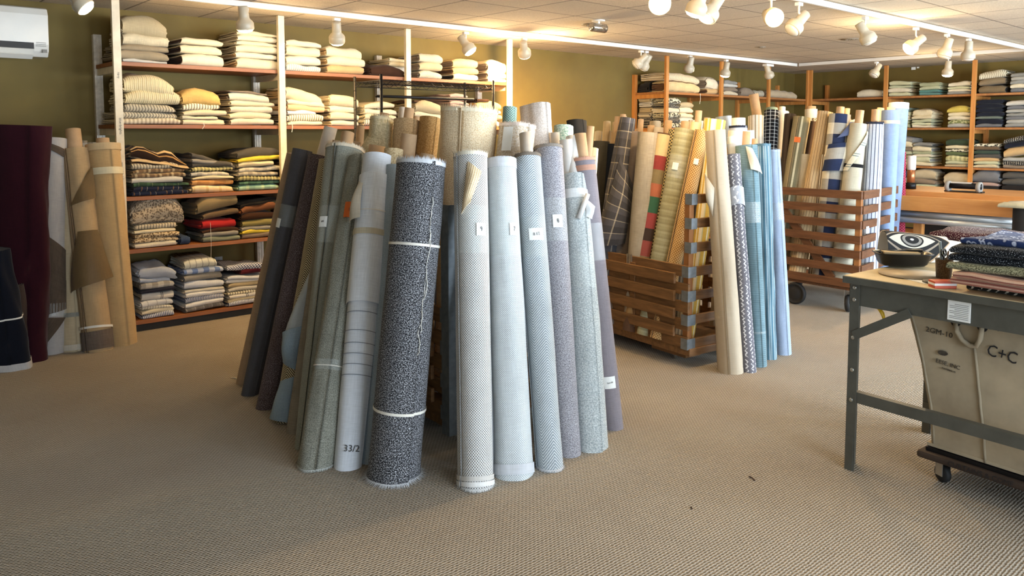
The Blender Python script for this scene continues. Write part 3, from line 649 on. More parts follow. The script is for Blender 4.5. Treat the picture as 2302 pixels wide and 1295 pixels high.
L(S2, 281, 405, [(13, strp, 'beige striped', dict(w=1.12, dx=-.1)), (15, strg, 'grey striped', dict(w=1.05, dx=-.1, amp=.014)), (18, strg, 'taupe striped', dict(w=.9, amp=.01)), (27, strc, 'white striped', dict(amp=.013, arch=.015, w=1.04)), (38, strc, 'thick yellow striped', dict(amp=.015, arch=.03, slope=-.10, w=.93))], 'left stack, second shelf, '+B1, seed=11)
L(S2, 411, 506, [(12, cream, 'cream'), (8, ivory, 'thin ivory', dict(w=.85)), (12, linen, 'linen coloured'), (13, ticking, 'ribbed', dict(slope=.05, w=.9)), (30, gold, 'thick gold', dict(arch=.02, amp=.012, w=.88))], 'gold-topped middle stack, second shelf, '+B1, seed=12)
L(S2, 518, 614, [(14, creamw, 'white', dict(imat=oatd)), (14, cream, 'cream'), (15, creamw, 'bright white', dict(imat=oatd)), (13, ivory, 'ivory', dict(w=1.03)), (18, creamw, 'draped white', dict(imat=greybrown, slope=-.05, amp=.012, w=.95)), (4, greybrown, 'thin brown', dict(slope=-.07, w=.9))], 'right stack, second shelf, '+B1, seed=13)
L(S2, 648, 730, [(9, creamw, 'white'), (15, ticking, 'rolled ticking stripe'), (10, white, 'cool white', dict(w=.8)), (14, P('e3bf92'), 'peach', dict(slope=-.05)), (12, creamw, 'cream edged', dict(slope=-.09)), (28, cream, 'slanting cream', dict(imat=tan, slope=-.22, arch=.01, amp=.012))], 'slumped left stack, second shelf, '+B2, seed=14)
L(S2, 744, 806, [(13, creamw, 'white'), (17, ivory, 'ivory'), (15, creamw, 'bright white'), (24, cream, 'thick cream', dict(amp=.01, slope=-.04))], 'middle stack, second shelf, '+B2, seed=15)
L(S2, 822, 892, [(14, ticking, 'striped'), (12, cream, 'cream'), (12, creamw, 'white'), (10, ivory, 'slanting ivory', dict(slope=.06, arch=.02))], 'stack behind rack hooks, second shelf', seed=16)
L(S2, 936, 1000, [(12, zzc, 'woven grey'), (10, oat, 'oatmeal', dict(slope=-.05)), (12, zzc, 'patterned', dict(slope=-.1)), (20, oat, 'bulky oatmeal', dict(slope=-.12, arch=.03, amp=.012)), (5, brown, 'thin brown', dict(slope=-.12, w=.5))], 'slanting stack, second shelf, '+B3, seed=17)
L(S2, 1014, 1066, [(9, mauve, 'mauve')]*1+[(8, mauve, 'dusty pink', dict(w=1-.04*i)) for i in range(8)], 'pink stack, second shelf, '+B3, seed=18)
L(S2, 1076, 1130, [(15, creamw, 'white', dict(amp=.012)), (14, oatd, 'greyish'), (10, cream, 'cream'), (16, gold, 'gold ribbed', dict(arch=.015)), (8, dkbrown, 'bundled dark brown', dict(w=.5, amp=.015))], 'right stack, second shelf, '+B3, seed=19)
L(S3, 292, 418, [(9, plnavy, 'navy plaid'), (11, plnavy, 'navy and tan plaid', dict(w=.9)), (9, plgreen, 'dark green plaid'), (12, lgrey, 'light grey', dict(w=.9)), (10, plbrown, 'brown plaid'), (9, plbrown, 'brown check', dict(w=.9)), (14, strg, 'brown striped', dict(w=.85)), (13, drapst, 'black and tan striped', dict(amp=.02, slope=-.15)), (20, drapst, 'draped brown striped', dict(amp=.028, slope=-.25, arch=.04))], 'left stack, third shelf, '+B1, seed=20)
L(S3, 428, 524, [(17, pltan, 'beige plaid'), (14, plorange, 'orange brown'), (7, cream, 'thin cream'), (9, plgrey, 'grey check', dict(w=.9)), (11, plyel, 'green and yellow check', dict(slope=.02)), (12, dgrey, 'dark grey', dict(w=.95)), (10, grey, 'grey', dict(slope=-.14)), (10, dgrey, 'slanting charcoal', dict(slope=-.3))], 'middle stack, third shelf, '+B1, seed=21)
L(S3, 534, 628, [(13, plaqua, 'aqua plaid', dict(amp=.01)), (9, pldgreen, 'dark green plaid'), (11, plyel, 'black and yellow plaid'), (9, plgrey, 'grey plaid'), (10, plgrey, 'pale check', dict(slope=.03)), (12, cream, 'cream', dict(slope=.06, w=.85)), (9, yellow, 'pale yellow', dict(slope=.07)), (15, dgrey, 'dark grey striped', dict(slope=.05, arch=.02))], 'right stack, third shelf, '+B1, seed=22)
L(S3, 648, 690, [(12, plbrown, 'brown plaid'), (12, oat, 'oatmeal'), (10, brown, 'brown'), (10, plbrown, 'tan plaid'), (10, tan, 'tan'), (9, brown, 'dark brown'), (20, dgrey, 'dark netted', dict(slope=-.2, amp=.02))], 'stack, third shelf, '+B2, seed=23)
L(S3, 770, 840, [(14, tan, 'tan'), (14, P('c9ad90'), 'rosy tan'), (12, oat, 'oatmeal'), (18, P('d2bfa3'), 'frayed beige', dict(amp=.02))], 'stack behind cardboard tubes, third shelf', seed=24)
L(S4, 293, 392, [(12, creamw, 'cream spotted'), (11, leop, 'tan leopard spotted'), (11, leop, 'leopard spotted'), (9, cream, 'plain cream'), (11, strg, 'fine grey'), (52, leopg, 'bulky grey leopard', dict(w=1.22, amp=.03, arch=.03, slope=-.04))], 'leopard stack, fourth shelf, '+B1, seed=25)
L(S4, 399, 421, [(24, P('33425c'), 'dark blue', dict(amp=.015, lab='small dark blue folded garment between leopard and red cloths, fourth shelf'))], '', seed=26)
L(S4, 450, 532, [(12, P('7c8272'), 'grey green'), (9, grey, 'grey'), (9, dkbrown, 'dark brown'), (21, red, 'bright red', dict(w=.95)), (12, P('6a5844'), 'olive brown', dict(slope=.14)), (34, P('93815f'), 'thick khaki', dict(slope=.2, amp=.018, w=1.1, dx=-.15))], 'red and khaki stack, fourth shelf, '+B1, seed=27)
L(S4, 538, 624, [(11, greybrown, 'grey brown'), (7, yellow, 'yellow'), (9, grey, 'grey'), (14, olive, 'olive'), (14, dkbrown, 'dark brown', dict(slope=.03)), (15, brownleather, 'brown leather', dict(slope=.12, amp=.02)), (8, dk, 'black brown', dict(slope=.15, amp=.015))], 'right stack, fourth shelf, '+B1, seed=28)
L(S4, 648, 720, [(12, brown, 'brown'), (12, dgrey, 'dark grey'), (12, plbrown, 'brown plaid'), (14, maroon, 'maroon')], 'stack, fourth shelf, '+B2, seed=29)
L(S5, 303, 376, [(10, btick, 'blue ticking'), (10, creamw, 'cream'), (7, ropew, 'rope edged white'), (15, windowp, 'white windowpane'), (17, strwhite, 'grey striped'), (9, P('2a2b38'), 'dark navy', dict(w=1.05)), (16, greychk, 'grey check', dict(w=1.05)), (12, bluegrey, 'blue grey', dict(slope=-.08)), (26, bluegrey, 'crumpled blue grey', dict(amp=.03, slope=-.14, w=1.1))], 'left stack, lowest shelf, '+B1, seed=30)
L(S5, 404, 492, [(11, grpl, 'grey plaid', dict(slope=.04)), (11, white, 'white', dict(slope=.04)), (12, btick, 'blue ticking', dict(slope=.03)), (11, white, 'cool white'), (9, lgrey, 'pale grey'), (16, whiteb, 'light blue'), (17, grey, 'grey', dict(w=.98)), (13, chkblue, 'blue check', dict(w=1.04)), (22, blkst, 'black striped white', dict(w=.85))], 'middle stack, lowest shelf, '+B1, seed=31)
L(S5, 502, 592, [(8, btick, 'fine striped', dict(slope=.03)), (9, cream, 'cream', dict(slope=.03)), (9, strwhite, 'striped grey'), (8, ticking, 'dotted white'), (9, lgrey, 'pale grey'), (10, oat, 'oatmeal'), (9, white, 'white', dict(slope=-.05)), (8, whiteb, 'cool white', dict(slope=-.08)), (13, maroon, 'dark maroon', dict(w=.6, dx=.35)), (14, navdot, 'navy patterned', dict(w=.95, amp=.02, slope=-.1))], 'right stack, lowest shelf, '+B1, seed=32)
# far corner shelves on the left wall
FC = 'far-corner shelves'
L(S1, 1499, 1530, [(22, dk, 'dark', dict(amp=.03, arch=.02, lab='dark bundled cloth at the left end of the far-corner top shelf'))], '', seed=40, inset=.27, d=.2)
L(S1, 1499, 1572, [(26, P('d0b98c', slub=.16), 'thick tan', dict(imat=brown, arch=.01)), (18, strp, 'striped oatmeal', dict(slope=-.05, d=.42))], 'left stack, top '+FC, seed=41, d=.24)
L(S1, 1592, 1622, [(12, tan, 'tan', dict(imat=brown)), (27, creamw, 'slanting cream', dict(imat=greybrown, slope=-.12, arch=.02))], 'middle stack, top '+FC, seed=42)
L(S1, 1630, 1660, [(9, strp, 'striped grey'), (9, greybrown, 'taupe'), (7, lgrey, 'pale grey'), (8, grey, 'grey')], 'right stack, top '+FC, seed=43)
L(S1, 1668, 1698, [(15, greybrown, 'bundled taupe', dict(amp=.02, arch=.02, lab='bundled taupe cloth near the angled tube, top far-corner shelf'))], '', seed=44)
L(S1, 1700, 1722, [(14, strg, 'striped', dict(amp=.02, lab='striped bundle beside the third far-corner post, top shelf'))], '', seed=45)
L(S1, 1733, 1796, [(16, P('b5a184'), 'long taupe', dict(amp=.014, arch=.01, slope=-.02, lab='long taupe folded cloth with loose end, top far-corner shelf'))], '', seed=46)
L(S2, 1500, 1531, [(14, bw, 'black edged'), (10, bw, 'black and white'), (12, strg, 'grey striped'), (12, oat, 'oatmeal'), (12, lgrey, 'pale grey'), (12, oat, 'beige'), (13, bw, 'dark zigzag')], 'rear left stack, second '+FC, seed=47, inset=.25, d=.22)
L(S2, 1500, 1531, [(12, pat, 'patterned'), (11, bw, 'dark patterned'), (11, pat, 'leaf patterned'), (11, creamw, 'cream'), (9, bw, 'spotted dark'), (13, pat, 'rope patterned')], 'middle stack, second '+FC, seed=48, d=.22)
L(S2, 1533, 1562, [(12, creamw, 'white'), (11, lgrey, 'pale grey'), (11, cream, 'cream'), (12, creamw, 'cool cream'), (12, oat, 'tan cream')], 'right stack, second '+FC, seed=49)
# ================================================================ folded cloths, right wall shelves
RW = 'right wall'
def R(z, pl, pr, items, place, **k): return stack('R', z, pl, pr, items, place, nx=7, **k)
sg1, sg2, sg3, tl1 = P('a5a98a'), P('b8bb9c'), P('c9c9a6'), P('5f8580'); navyd = P('1d212d'); gry1, gry2, gry3 = P('8d8d88'), P('a8a7a0'), P('6e7074')
T1, T2, T3, T4 = 2.079, 1.614, 1.06, .6
R(T1, 1926, 1984, [(14, creamw, 'white', dict(amp=.014, arch=.01, lab='white folded bundle lying alone left of the first right-wall post'))], '', seed=50)
R(T1, 1997, 2044, [(9, sg3, 'sage'), (10, creamw, 'ivory'), (6, sg2, 'pale sage'), (9, sg3, 'light sage')], 'left stack, top shelf, %s first bay' % RW, seed=51)
R(T1, 2066, 2112, [(7, tl1, 'teal'), (5, teal, 'thin teal'), (8, sg2, 'pale sage'), (9, sg1, 'sage')], 'middle stack, top shelf, %s first bay' % RW, seed=52)
R(T1, 2130, 2180, [(6, gry1, 'grey'), (6, creamw, 'white'), (6, sg3, 'pale green'), (10, creamw, 'cream white', dict(imat=dk))], 'right stack, top shelf, %s first bay' % RW, seed=53)
R(T1, 2200, 2260, [(17, cloth('tweed', '5d5140', '8b7a5e', s=.005), 'brown tweed', dict(imat=dk)), (14, cloth('tweed', '6a5e4c', '94846a', s=.005), 'taupe tweed', dict(slope=.08)), (17, ticking, 'ticking striped', dict(slope=.1))], 'left stack, top shelf, %s second bay' % RW, seed=54)
R(T1, 2270, 2325, [(9, gry3, 'blue grey'), (9, creamw, 'white', dict(imat=dk)), (8, gry1, 'dark striped', dict(slope=.03)), (9, gry2, 'pale grey', dict(slope=.05)), (9, gry1, 'grey', dict(slope=.06))], 'right stack, top shelf, %s second bay' % RW, seed=55)
R(T2, 2012, 2044, [(9, sg1, 'sage'), (9, sg2, 'pale sage'), (9, creamw, 'ivory'), (9, sg3, 'light green'), (9, P('6f7f70'), 'green')], 'hidden left stack, second shelf, %s first bay' % RW, seed=56)
R(T2, 2052, 2096, [(6, creamw, 'white'), (6, sg3, 'pale sage'), (7, sg2, 'sage'), (7, cream, 'cream', dict(slope=.03)), (17, cream, 'thick cream', dict(slope=-.05, amp=.012))], 'middle stack, second shelf, %s first bay' % RW, seed=57)
R(T2, 2132, 2180, [(8, gry2, 'pale grey green'), (9, cloth('leopard', 'b9b88e', '66704a', s=.03, c3='8a9060'), 'floral green', dict(amp=.01)), (9, creamw, 'cream'), (8, cream, 'ivory'), (13, P('cdb95c'), 'mustard', dict(arch=.01))], 'right stack, second shelf, %s first bay' % RW, seed=58)
R(T2, 2196, 2255, [(7, gry3, 'blue grey', dict(imat=navyd)), (12, navyd, 'black'), (6, P('6b756c'), 'grey green'), (9, navyd, 'dark navy'), (10, navyd, 'navy'), (10, navyd, 'deep navy'), (9, navyd, 'near black')], 'dark left stack, second shelf, %s second bay' % RW, seed=59)
R(T2, 2264, 2325, [(9, gry1, 'grey')]+[(8, [gry2, gry3, gry1][i % 3], ['pale grey', 'slate', 'grey'][i % 3]) for i in range(5)]+[(11, lgrey, 'light grey', dict(slope=.05))], 'grey right stack, second shelf, %s second bay' % RW, seed=60)
R(T3, 2012, 2054, [(8, oat, 'oatmeal'), (8, sg1, 'sage'), (8, olive, 'olive'), (8, sg2, 'pale sage'), (8, greybrown, 'taupe'), (14, cream, 'cream', dict(amp=.012)), (12, grey, 'grey', dict(slope=-.06))], 'left stack, third shelf, %s first bay' % RW, seed=61)
R(T3, 2052+4, 2098, [(9, cream, 'cream'), (11, sg3, 'pale sage', dict(imat=gry1)), (6, creamw, 'white'), (7, sg1, 'sage check'), (12, cream, 'ivory', dict(imat=gry1)), (7, gry1, 'grey', dict(imat=dk))], 'middle stack, third shelf, %s first bay' % RW, seed=62)
R(T3, 2131, 2181, [(6, oat, 'oatmeal'), (7, sg2, 'sage'), (13, PL(.06, [(0, '9c9a6c'), (.5, 'd9d3a0')], [(0, 'a8a678'), (.5, 'ded8a8')]), 'yellow plaid'), (8, P('5e6a48'), 'green'), (7, pat, 'patterned'), (8, cream, 'cream'), (14, P('3c4a38'), 'dark leafy', dict(amp=.014))], 'right stack, third shelf, %s first bay' % RW, seed=63)
R(T3, 2195, 2252, [(7, texc, 'speckled'), (7, sg2, 'light sage'), (8, tan, 'tan'), (9, dgrey, 'charcoal'), (9, P('3c4a40'), 'dark green'), (8, P('6a5844'), 'brown'), (7, pat, 'cream with squares')], 'left stack, third shelf, %s second bay' % RW, seed=64)
R(T3, 2262, 2330, [(8, greybrown, 'taupe'), (9, bw, 'dark zigzag'), (8, gry2, 'grey'), (20, tan, 'slanting tan', dict(slope=.2, amp=.012)), (12, navyd, 'slanting navy', dict(slope=.22)), (10, bw, 'black and white', dict(slope=.2, amp=.012))], 'right stack, third shelf, %s second bay' % RW, seed=65)
R(T4, 2010, 2050, [(11, oat, 'oatmeal'), (11, mauve, 'mauve'), (11, oat, 'tan'), (12, grey, 'grey', dict(amp=.014)), (12, P('3c4c66'), 'blue denim', dict(amp=.014))], 'left stack, fourth shelf, %s first bay' % RW, seed=66)
R(T4, 2056, 2110, [(11, oat, 'oatmeal'), (10, lgrey, 'pale grey'), (10, sg2, 'textured sage'), (12, greybrown, 'taupe', dict(amp=.015)), (20, P('b9ab8e'), 'bulky beige', dict(arch=.02, slope=-.03))], 'middle stack, fourth shelf, %s first bay' % RW, seed=67)
R(T4, 2128, 2182, [(11, gry2, 'grey'), (11, cream, 'cream'), (11, lgrey, 'light grey'), (26, P('b9ab8e'), 'bulky beige', dict(arch=.015))], 'right stack, fourth shelf, %s first bay' % RW, seed=68)
R(T4, 2192, 2254, [(12, navyd, 'dark navy'), (11, navyd, 'black'), (12, dk, 'black brown'), (8, mauve, 'striped pink'), (24, gry3, 'bulky grey', dict(arch=.02))], 'left stack, fourth shelf, %s second bay' % RW, seed=69)
R(T4, 2262, 2330, [(13, dk, 'black'), (14, navyd, 'navy'), (14, dk, 'dark brown'), (14, dgrey, 'charcoal'), (14, dgrey, 'corded charcoal')], 'right stack, fourth shelf, %s second bay' % RW, seed=70)
GRP[0] = 'fabric rolls around the centre crate'
# ================================================================ upright rolls, centre cluster (left flank)
whitef = P('ccd0d6')
XP, YP = ('X', 2.22), ('Y', 2.98)
pbolt('plain tan roll, outermost left of the centre cluster', (663, 347), (550, 864), 34, 34, ('X', 2.24), P('b39c84'), seed=1)
r = pbolt('plain charcoal roll with a clear tape band, left of the centre cluster', (681, 337), (564, 890), 42, 38, XP, cloth('tweed', '4b4a4e', '5d5c61', s=.0025), seed=2, wr=.01)
band(r, 'tape_band', 1.08, .13, tape, .002); sticker(r, -.75, 1.03, .04, .055, '', .02)
pbolt('brown mauve flecked tweed roll, next to the charcoal one', (717, 350), (600, 921), 42, 44, XP, cloth('tweed', '4a3c3d', 'a3989a', s=.004, th=.6), seed=3, wr=.02)
HB = cloth('herring', '3e352a', 'd9c9a4', s=.013, th=.5)
r = pbolt('black and cream herringbone roll with its blue-grey underside folding open', (742, 362), (640, 950), 46, 46, XP, HB, seed=4, seam=1.2, wr=.04)
dnm = cloth('tweed', '7f97ac', 'a8b9c6', s=.002)
flap(r, [(-1.0, .46, .02), (.35, .50, .02), (.95, 1.0, .004), (.75, .98, .004)], P('b9c0c4'), 'turned_back_edge', .03, label='grey turned-back edge')
flap(r, [(-1.1, .30, .0), (.5, .27, .0), (.55, .52, .03), (-.95, .46, .035)], dnm, 'loose_flap', .035, label='blue-grey underside')
flap(r, [(-1.2, .0, .02), (.6, .0, .03), (.5, .24, .005), (-.9, .20, .0)], dnm, 'loose_flap', .02, label='blue-grey underside')
pbolt('brownish grey linen roll squeezed behind the tall striped-linen one', (762, 345), (664, 975), 50, 36, ('X', 2.26), P('8f8678', slub=.2), seed=5, wr=.05)
LG = cloth('tweed', '7c7f78', 'a8aa9e', s=.0035)
r = pbolt('tall grey linen roll with frayed top and small square price sticker', (777, 337), (688, 1010), 80, 44, XP, LG, seed=6, seam=-.35, wr=.05, fold=.05, fringe=(P('d8cdb8'), .014), tube=(.036, .10))
sticker(r, -.55, 1.13, .042, .058, '9/15', .02); band(r, 'tape_band', 1.12, .2, tape, .002)
r = pbolt('tall grey-green linen roll with an orange tag', (812, 357), (714, 1056), 50, 84, XP, cloth('tweed', '6f7067', 'a6a79b', s=.004, slub=.18), seed=7, seam=.15, wr=.07, fold=.06, fringeb=(P('b9bcb8'), .008))
sticker(r, .05, 1.24, .075, .085, '11.0', .04, orangep, 'orange tag'); band(r, 'tape_band', .45, .05, tape, .002); band(r, 'string', .445, .005, string, .003)
r = pbolt('white linen roll with stepped fold lines and handwriting at its foot', (849, 352), (783, 1056), 62, 60, XP, P('dfe5ee'), seed=8, seam=1.3, wr=.025, bulge=.006)
for z, ht in ((.965, .56), (.76, .0)): pass
band(r, 'outer_wrap', 1.08, .66, P('e4e9f0'), .008, .01, 'wider upper layer of cloth')
for z in (.70, .61, .55, .50, .45, .40): band(r, 'wrap_edge', z, .0035, P('8d949f'), .0045, .01)
band(r, 'string', 1.22, .005, string, .012); band(r, 'ribbon', 1.11, .03, P('cfc6ae'), .011)
flap(r, [(-1.5, 1.16, .03), (-.35, 1.17, .035), (-.6, 1.36, .008), (-1.15, 1.38, .006)], P('d6cfbf'), 'folded_corner', .02, label='folded-down cream corner')
write(r, .3, .075, '33/2', .042, r)
pbolt('pale blue-grey tweed roll, set back between the white and speckled ones', (888, 375), (838, 1042), 44, 54, ('X', 2.27), cloth('tweed', '8fa0ae', 'b3bfc8', s=.003), seed=9, wr=.03)
BK = cloth('boucle', '17181d', 'd9dbe2', s=.0044, th=.59, bumpk=.6)
r = pbolt('fat black and white boucle roll with frayed white ends', (949, 367), (887, 1088), 104, 116, ('X', 2.17), BK, seed=10, seam=.62, wr=.03, step=.014, fringe=(whitef, .02), fringeb=(whitef, .035), n=56, m=40)
band(r, 'string', 1.045, .012, string, .004); band(r, 'string', .30, .012, string, .004, -.015)
for th, z0, ln in ((.62, .62, .28), (.7, .8, .3), (.55, .55, .2), (.66, 1.05, .22)):
    rr = random.Random(int(z0*100)); pos, LL, M_, sm = INFO[r.name]; pts = []
    for i in range(14):
        f = i/13; p = pos((th-sm+.05*math.sin(f*9)+rr.uniform(-.03, .03)) % (2*PI), (z0+ln*f)/LL, .006); p.z = z0+ln*f; pts.append(p)
    MB().tube(pts, .0018, 5).build('loose_thread', string, r, True)
# ------------------------------------------------ right flank
CK = cloth('basket', '6b625a', 'dcdede', s=.0058, th=.47)
r = pbolt('taupe and white checked roll with turned-back corner and the number 9', (1058, 349), (1070, 1104), 72, 78, YP, CK, seed=11, seam=-.9, wr=.02, fringe=(P('e4ddcc'), .012), fringeb=(P('d9dbdc'), .012), n=48)
flap(r, [(-.55, 1.2, .004), (.0, 1.25, .028), (.6, 1.40, .014), (-.1, 1.45, .004)], cloth('check', 'b08f62', 'ead9b8', s=.0062, th=.47), 'turned_back_corner', .03, label='tan reverse of the cloth')
band(r, 'tape_band', 1.13, .22, tape, .002); sticker(r, .62, 1.13, .046, .06, '9', .045); band(r, 'frayed_hem', .035, .02, P('d0cdc8'), .004); band(r, 'frayed_hem', .012, .02, P('e4e4e2'), .006)
CK2 = cloth('basket', '98a1a9', 'dbe0e1', s=.0046, th=.46)
r = pbolt('white and grey dotted weave roll with the number 7, white selvedge showing', (1126, 362), (1152, 1078), 64, 92, YP, CK2, seed=12, seam=-1.1, wr=.025, fold=.03, fringe=(whitef, .008))
band(r, 'white_hem', 1.45, .05, whitef, .003); band(r, 'white_hem', .02, .045, whitef, .005, .004); band(r, 'tape_band', 1.1, .22, tape, .002); sticker(r, .7, 1.115, .046, .06, '7', .045)
r = pbolt('pale grey and white herringbone roll, third from the right of the front row', (1185, 351), (1236, 1060), 58, 58, YP, cloth('herring', '7f8a92', 'cbd1d5', s=.0125, th=.44), seed=13, seam=-1.3, wr=.02, fold=.02, tube=(.033, .12), tmat=cardg, fringe=(P('7d7368'), .008), fringeb=(whitef, .012))
band(r, 'tape_band', 1.08, .2, tape, .002); sticker(r, .25, 1.09, .07, .06, '8 1/2', .032)
r = pbolt('grey lilac tweed roll with the number 8, taller than its neighbours', (1232, 331), (1278, 1028), 62, 54, YP, cloth('tweed', '68656c', 'bbbbc2', s=.0045), seed=14, seam=-1.5, wr=.015, fringe=(P('8d857c'), .006))
band(r, 'tape_band', 1.14, .22, tape, .002); sticker(r, .3, 1.13, .05, .065, '8', .045)
WB = cloth('boucle', '98a2a6', 'ccd3d4', s=.006, bumpk=.5)
r = pbolt('pale grey-green boucle roll with white hem and a loose corner at its top', (1291, 395), (1330, 1014), 50, 72, YP, WB, seed=15, seam=.55, wr=.03, fold=.03, bulge=.008, step=.012, tube=(.034, .22), tmat=whitetube)
band(r, 'white_hem', 1.28, .05, P('dfe4e6'), .003); band(r, 'tape_band', .87, .18, tape, .002)
flap(r, [(.6, 1.15, .004), (1.1, 1.14, .012), (1.3, 1.21, .03), (.7, 1.25, .004)], P('d8dde0'), 'loose_corner', .02); MB().lathe([(.013, -.07), (.013, .07)], 12, Matrix.Translation((.03, -.09, 1.2)) @ Matrix.Rotation(.4, 4, 'Y')).build('paper_scroll', whitetube, r, True)
r = pbolt('plain mauve grey roll with a white price label near the floor, rightmost front roll', (1309, 358), (1378, 967), 52, 42, YP, cloth('tweed', '7e7880', '908a90', s=.002), seed=16, seam=1.6, wr=.015, tube=(.036, .14), fringe=(P('c79a84'), .01))
band(r, 'frayed_hem', 1.38, .03, P('b98f7c'), .002); sticker(r, .1, .24, .058, .062, 'Pure silk', .018); band(r, 'tape_band', .98, .2, tape, .002)
# ------------------------------------------------ standing inside the centre crate
CB = cloth('boucle', 'd6b78c', 'f4e2c2', s=.006, th=.46, bumpk=.6)
def CI(*a, **k): return ibolt(*a, **k)
CI('huge cream boucle roll with ragged top, tallest in the centre crate', (1057, 250), (1036, 640), 122, 104, 4.32, 4.0, CB, lean=0, seam=-.25, wr=.05, step=.02, fringe=(P('efe3c6'), .03), n=56, hole=True, seed=21)
CI('golden boucle roll just behind the steel corner post', (1020, 372), (1003, 640), 60, 60, 4.1, 3.95, cloth('boucle', 'a9813f', 'd9b878', s=.009), seed=22) if False else None
CI('tan boucle roll between the cardboard tubes and the huge cream one', (968, 266), (950, 420), 46, 44, 4.75, 4.7, cloth('boucle', 'b08b57', 'd2b07c', s=.008), seed=23, wr=.04)
CI('beige boucle roll, middle of the back row in the centre crate', (915, 271), (905, 420), 56, 52, 4.75, 4.7, cloth('boucle', 'b89c76', 'd9c19a', s=.008), seed=24)
r = CI('pale ivory roll with crumpled shaggy top and a slanting skirt', (860, 268), (845, 400), 54, 50, 4.8, 4.7, cloth('boucle', 'c2b58f', 'e3d7b4', s=.012), seed=25, wr=.12, collapse=.2, fringe=(P('e0d6b6'), .02))
flap(r, [(-1.9, 1.1, .10), (.2, 1.1, .02), (.3, 1.32, .005), (-1.2, 1.35, .005)], cloth('boucle', 'c2b58f', 'e3d7b4', s=.012), 'hanging_skirt', .02)
CI('small beige boucle roll with dark frayed end beside the big tube', (886, 336), (880, 420), 40, 38, 4.2, 4.15, cloth('boucle', 'b39a72', 'd8c49e', s=.008), seed=26)
r = CI('white and apricot chenille roll with paper tag, right of the huge cream roll', (1163, 284), (1150, 430), 80, 70, 4.3, 4.2, cloth('boucle', 'c7b397', 'e2d8cc', s=.009), seed=27, wr=.09, fringe=(P('ecdcd0'), .012), collapse=.1)
patch(r, 'paper_tag', -.5, INFO[r.name][1]-.09, .05, .13, paper, .012)
CI('bulky white fleece roll with drooping peach top', (1202, 238), (1215, 400), 68, 62, 4.5, 4.4, cloth('boucle', 'c0b4aa', 'dcd5cf', s=.006), seed=28, wr=.16, collapse=.35, n=44)
CI('small teal woven roll at the back beside the fleece', (1147, 242), (1145, 300), 30, 30, 5.2, 5.2, cloth('basket', '4f7c80', '9fbcb8', s=.008), seed=29)
# tubes standing behind the left flank: rolls whose cloth is hidden lower down
def TB(label, t, b, w, d, tl, mat=None, tm=None, cw=1.7, **k):
    tr = w/2*d/FPX; T = ond(t[0], t[1], d); Bv = ond(b[0], b[1], d+.0); ax = (T-Bv).normalized(); tc = T-ax*tl; A = T-ax*1.5
    if A.z < .15: A = T-ax*((T.z-.15)/ax.z)
    return bolt(label, A, tc, tr*cw, tr*cw, mat or P('b9a07e'), cut=False, tube=(tr, tl), tmat=tm, n=24, m=8, **k)
TB('roll with long pale grey tube, tilted, over the charcoal roll', (744, 286), (727, 348), 30, 4.9, .2, tm=cardg)
TB('roll with brown tube in front of the wire rack pole', (811, 283), (808, 322), 18, 5.1, .16)
TB('roll with short tube left of the frayed linen roll', (758, 316), (754, 340), 20, 4.8, .09)
TB('roll with short tube right behind the frayed linen roll', (801, 318), (797, 340), 20, 4.75, .08)
TB('roll with kraft tube above the white linen roll, rearmost of the pair', (848, 327), (844, 350), 36, 4.5, .09)
TB('roll with kraft tube above the white linen roll, nearest of the pair', (846, 345), (842, 362), 36, 4.3, .06)
TB('roll with big brown tube behind the speckled boucle roll', (920, 302), (913, 360), 36, 4.3, .17)
TB('roll with short wide tube at the right of the big brown tube', (961, 346), (957, 366), 30, 4.15, .08)
TB('roll with pair of tubes in the back row, right tube', (921, 243), (917, 270), 22, 5.2, .14)
TB('roll with pair of tubes in the back row, left pale tube', (905, 241), (903, 262), 16, 5.3, .12, tm=cardg)
TB('roll with tube below the rack hooks', (864, 254), (862, 272), 20, 5.3, .1)
TB('roll with narrow blue cloth in the back row', (938, 262), (936, 275), 14, 5.4, .03, P('5b7c88'))
TB('roll with grey tube at the right of the fleece', (1248, 298), (1249, 335), 20, 4.4, .12, tm=cardg)
TB('roll with thick white tube behind the grey tweed', (1272, 314), (1276, 350), 30, 4.3, .2, P('b3b6b8'), whitetube, cw=1.25)
TB('roll with kraft tube above the mauve roll, tall', (1328, 284), (1324, 330), 17, 4.6, .2)
CI('mint and white towelling roll behind the white tube', (1268, 284), (1268, 330), 46, 44, 4.8, 4.75, cloth('boucle', '8fb3a0', 'd7e4d8', s=.012), seed=31, wr=.12, collapse=.2)
CI('black draped roll behind the mint towelling', (1297, 272), (1300, 320), 44, 40, 5.0, 4.95, P('2a2723'), seed=32, wr=.12, collapse=.2)
CI('white and tan striped roll behind the mauve one', (1331, 334), (1328, 380), 28, 24, 4.9, 4.8, ST(.05, (0, 'e4e0d0'), (.5, 'c4b48c')), seed=33)
GRP[0] = 'fabric rolls in and against the second crate'
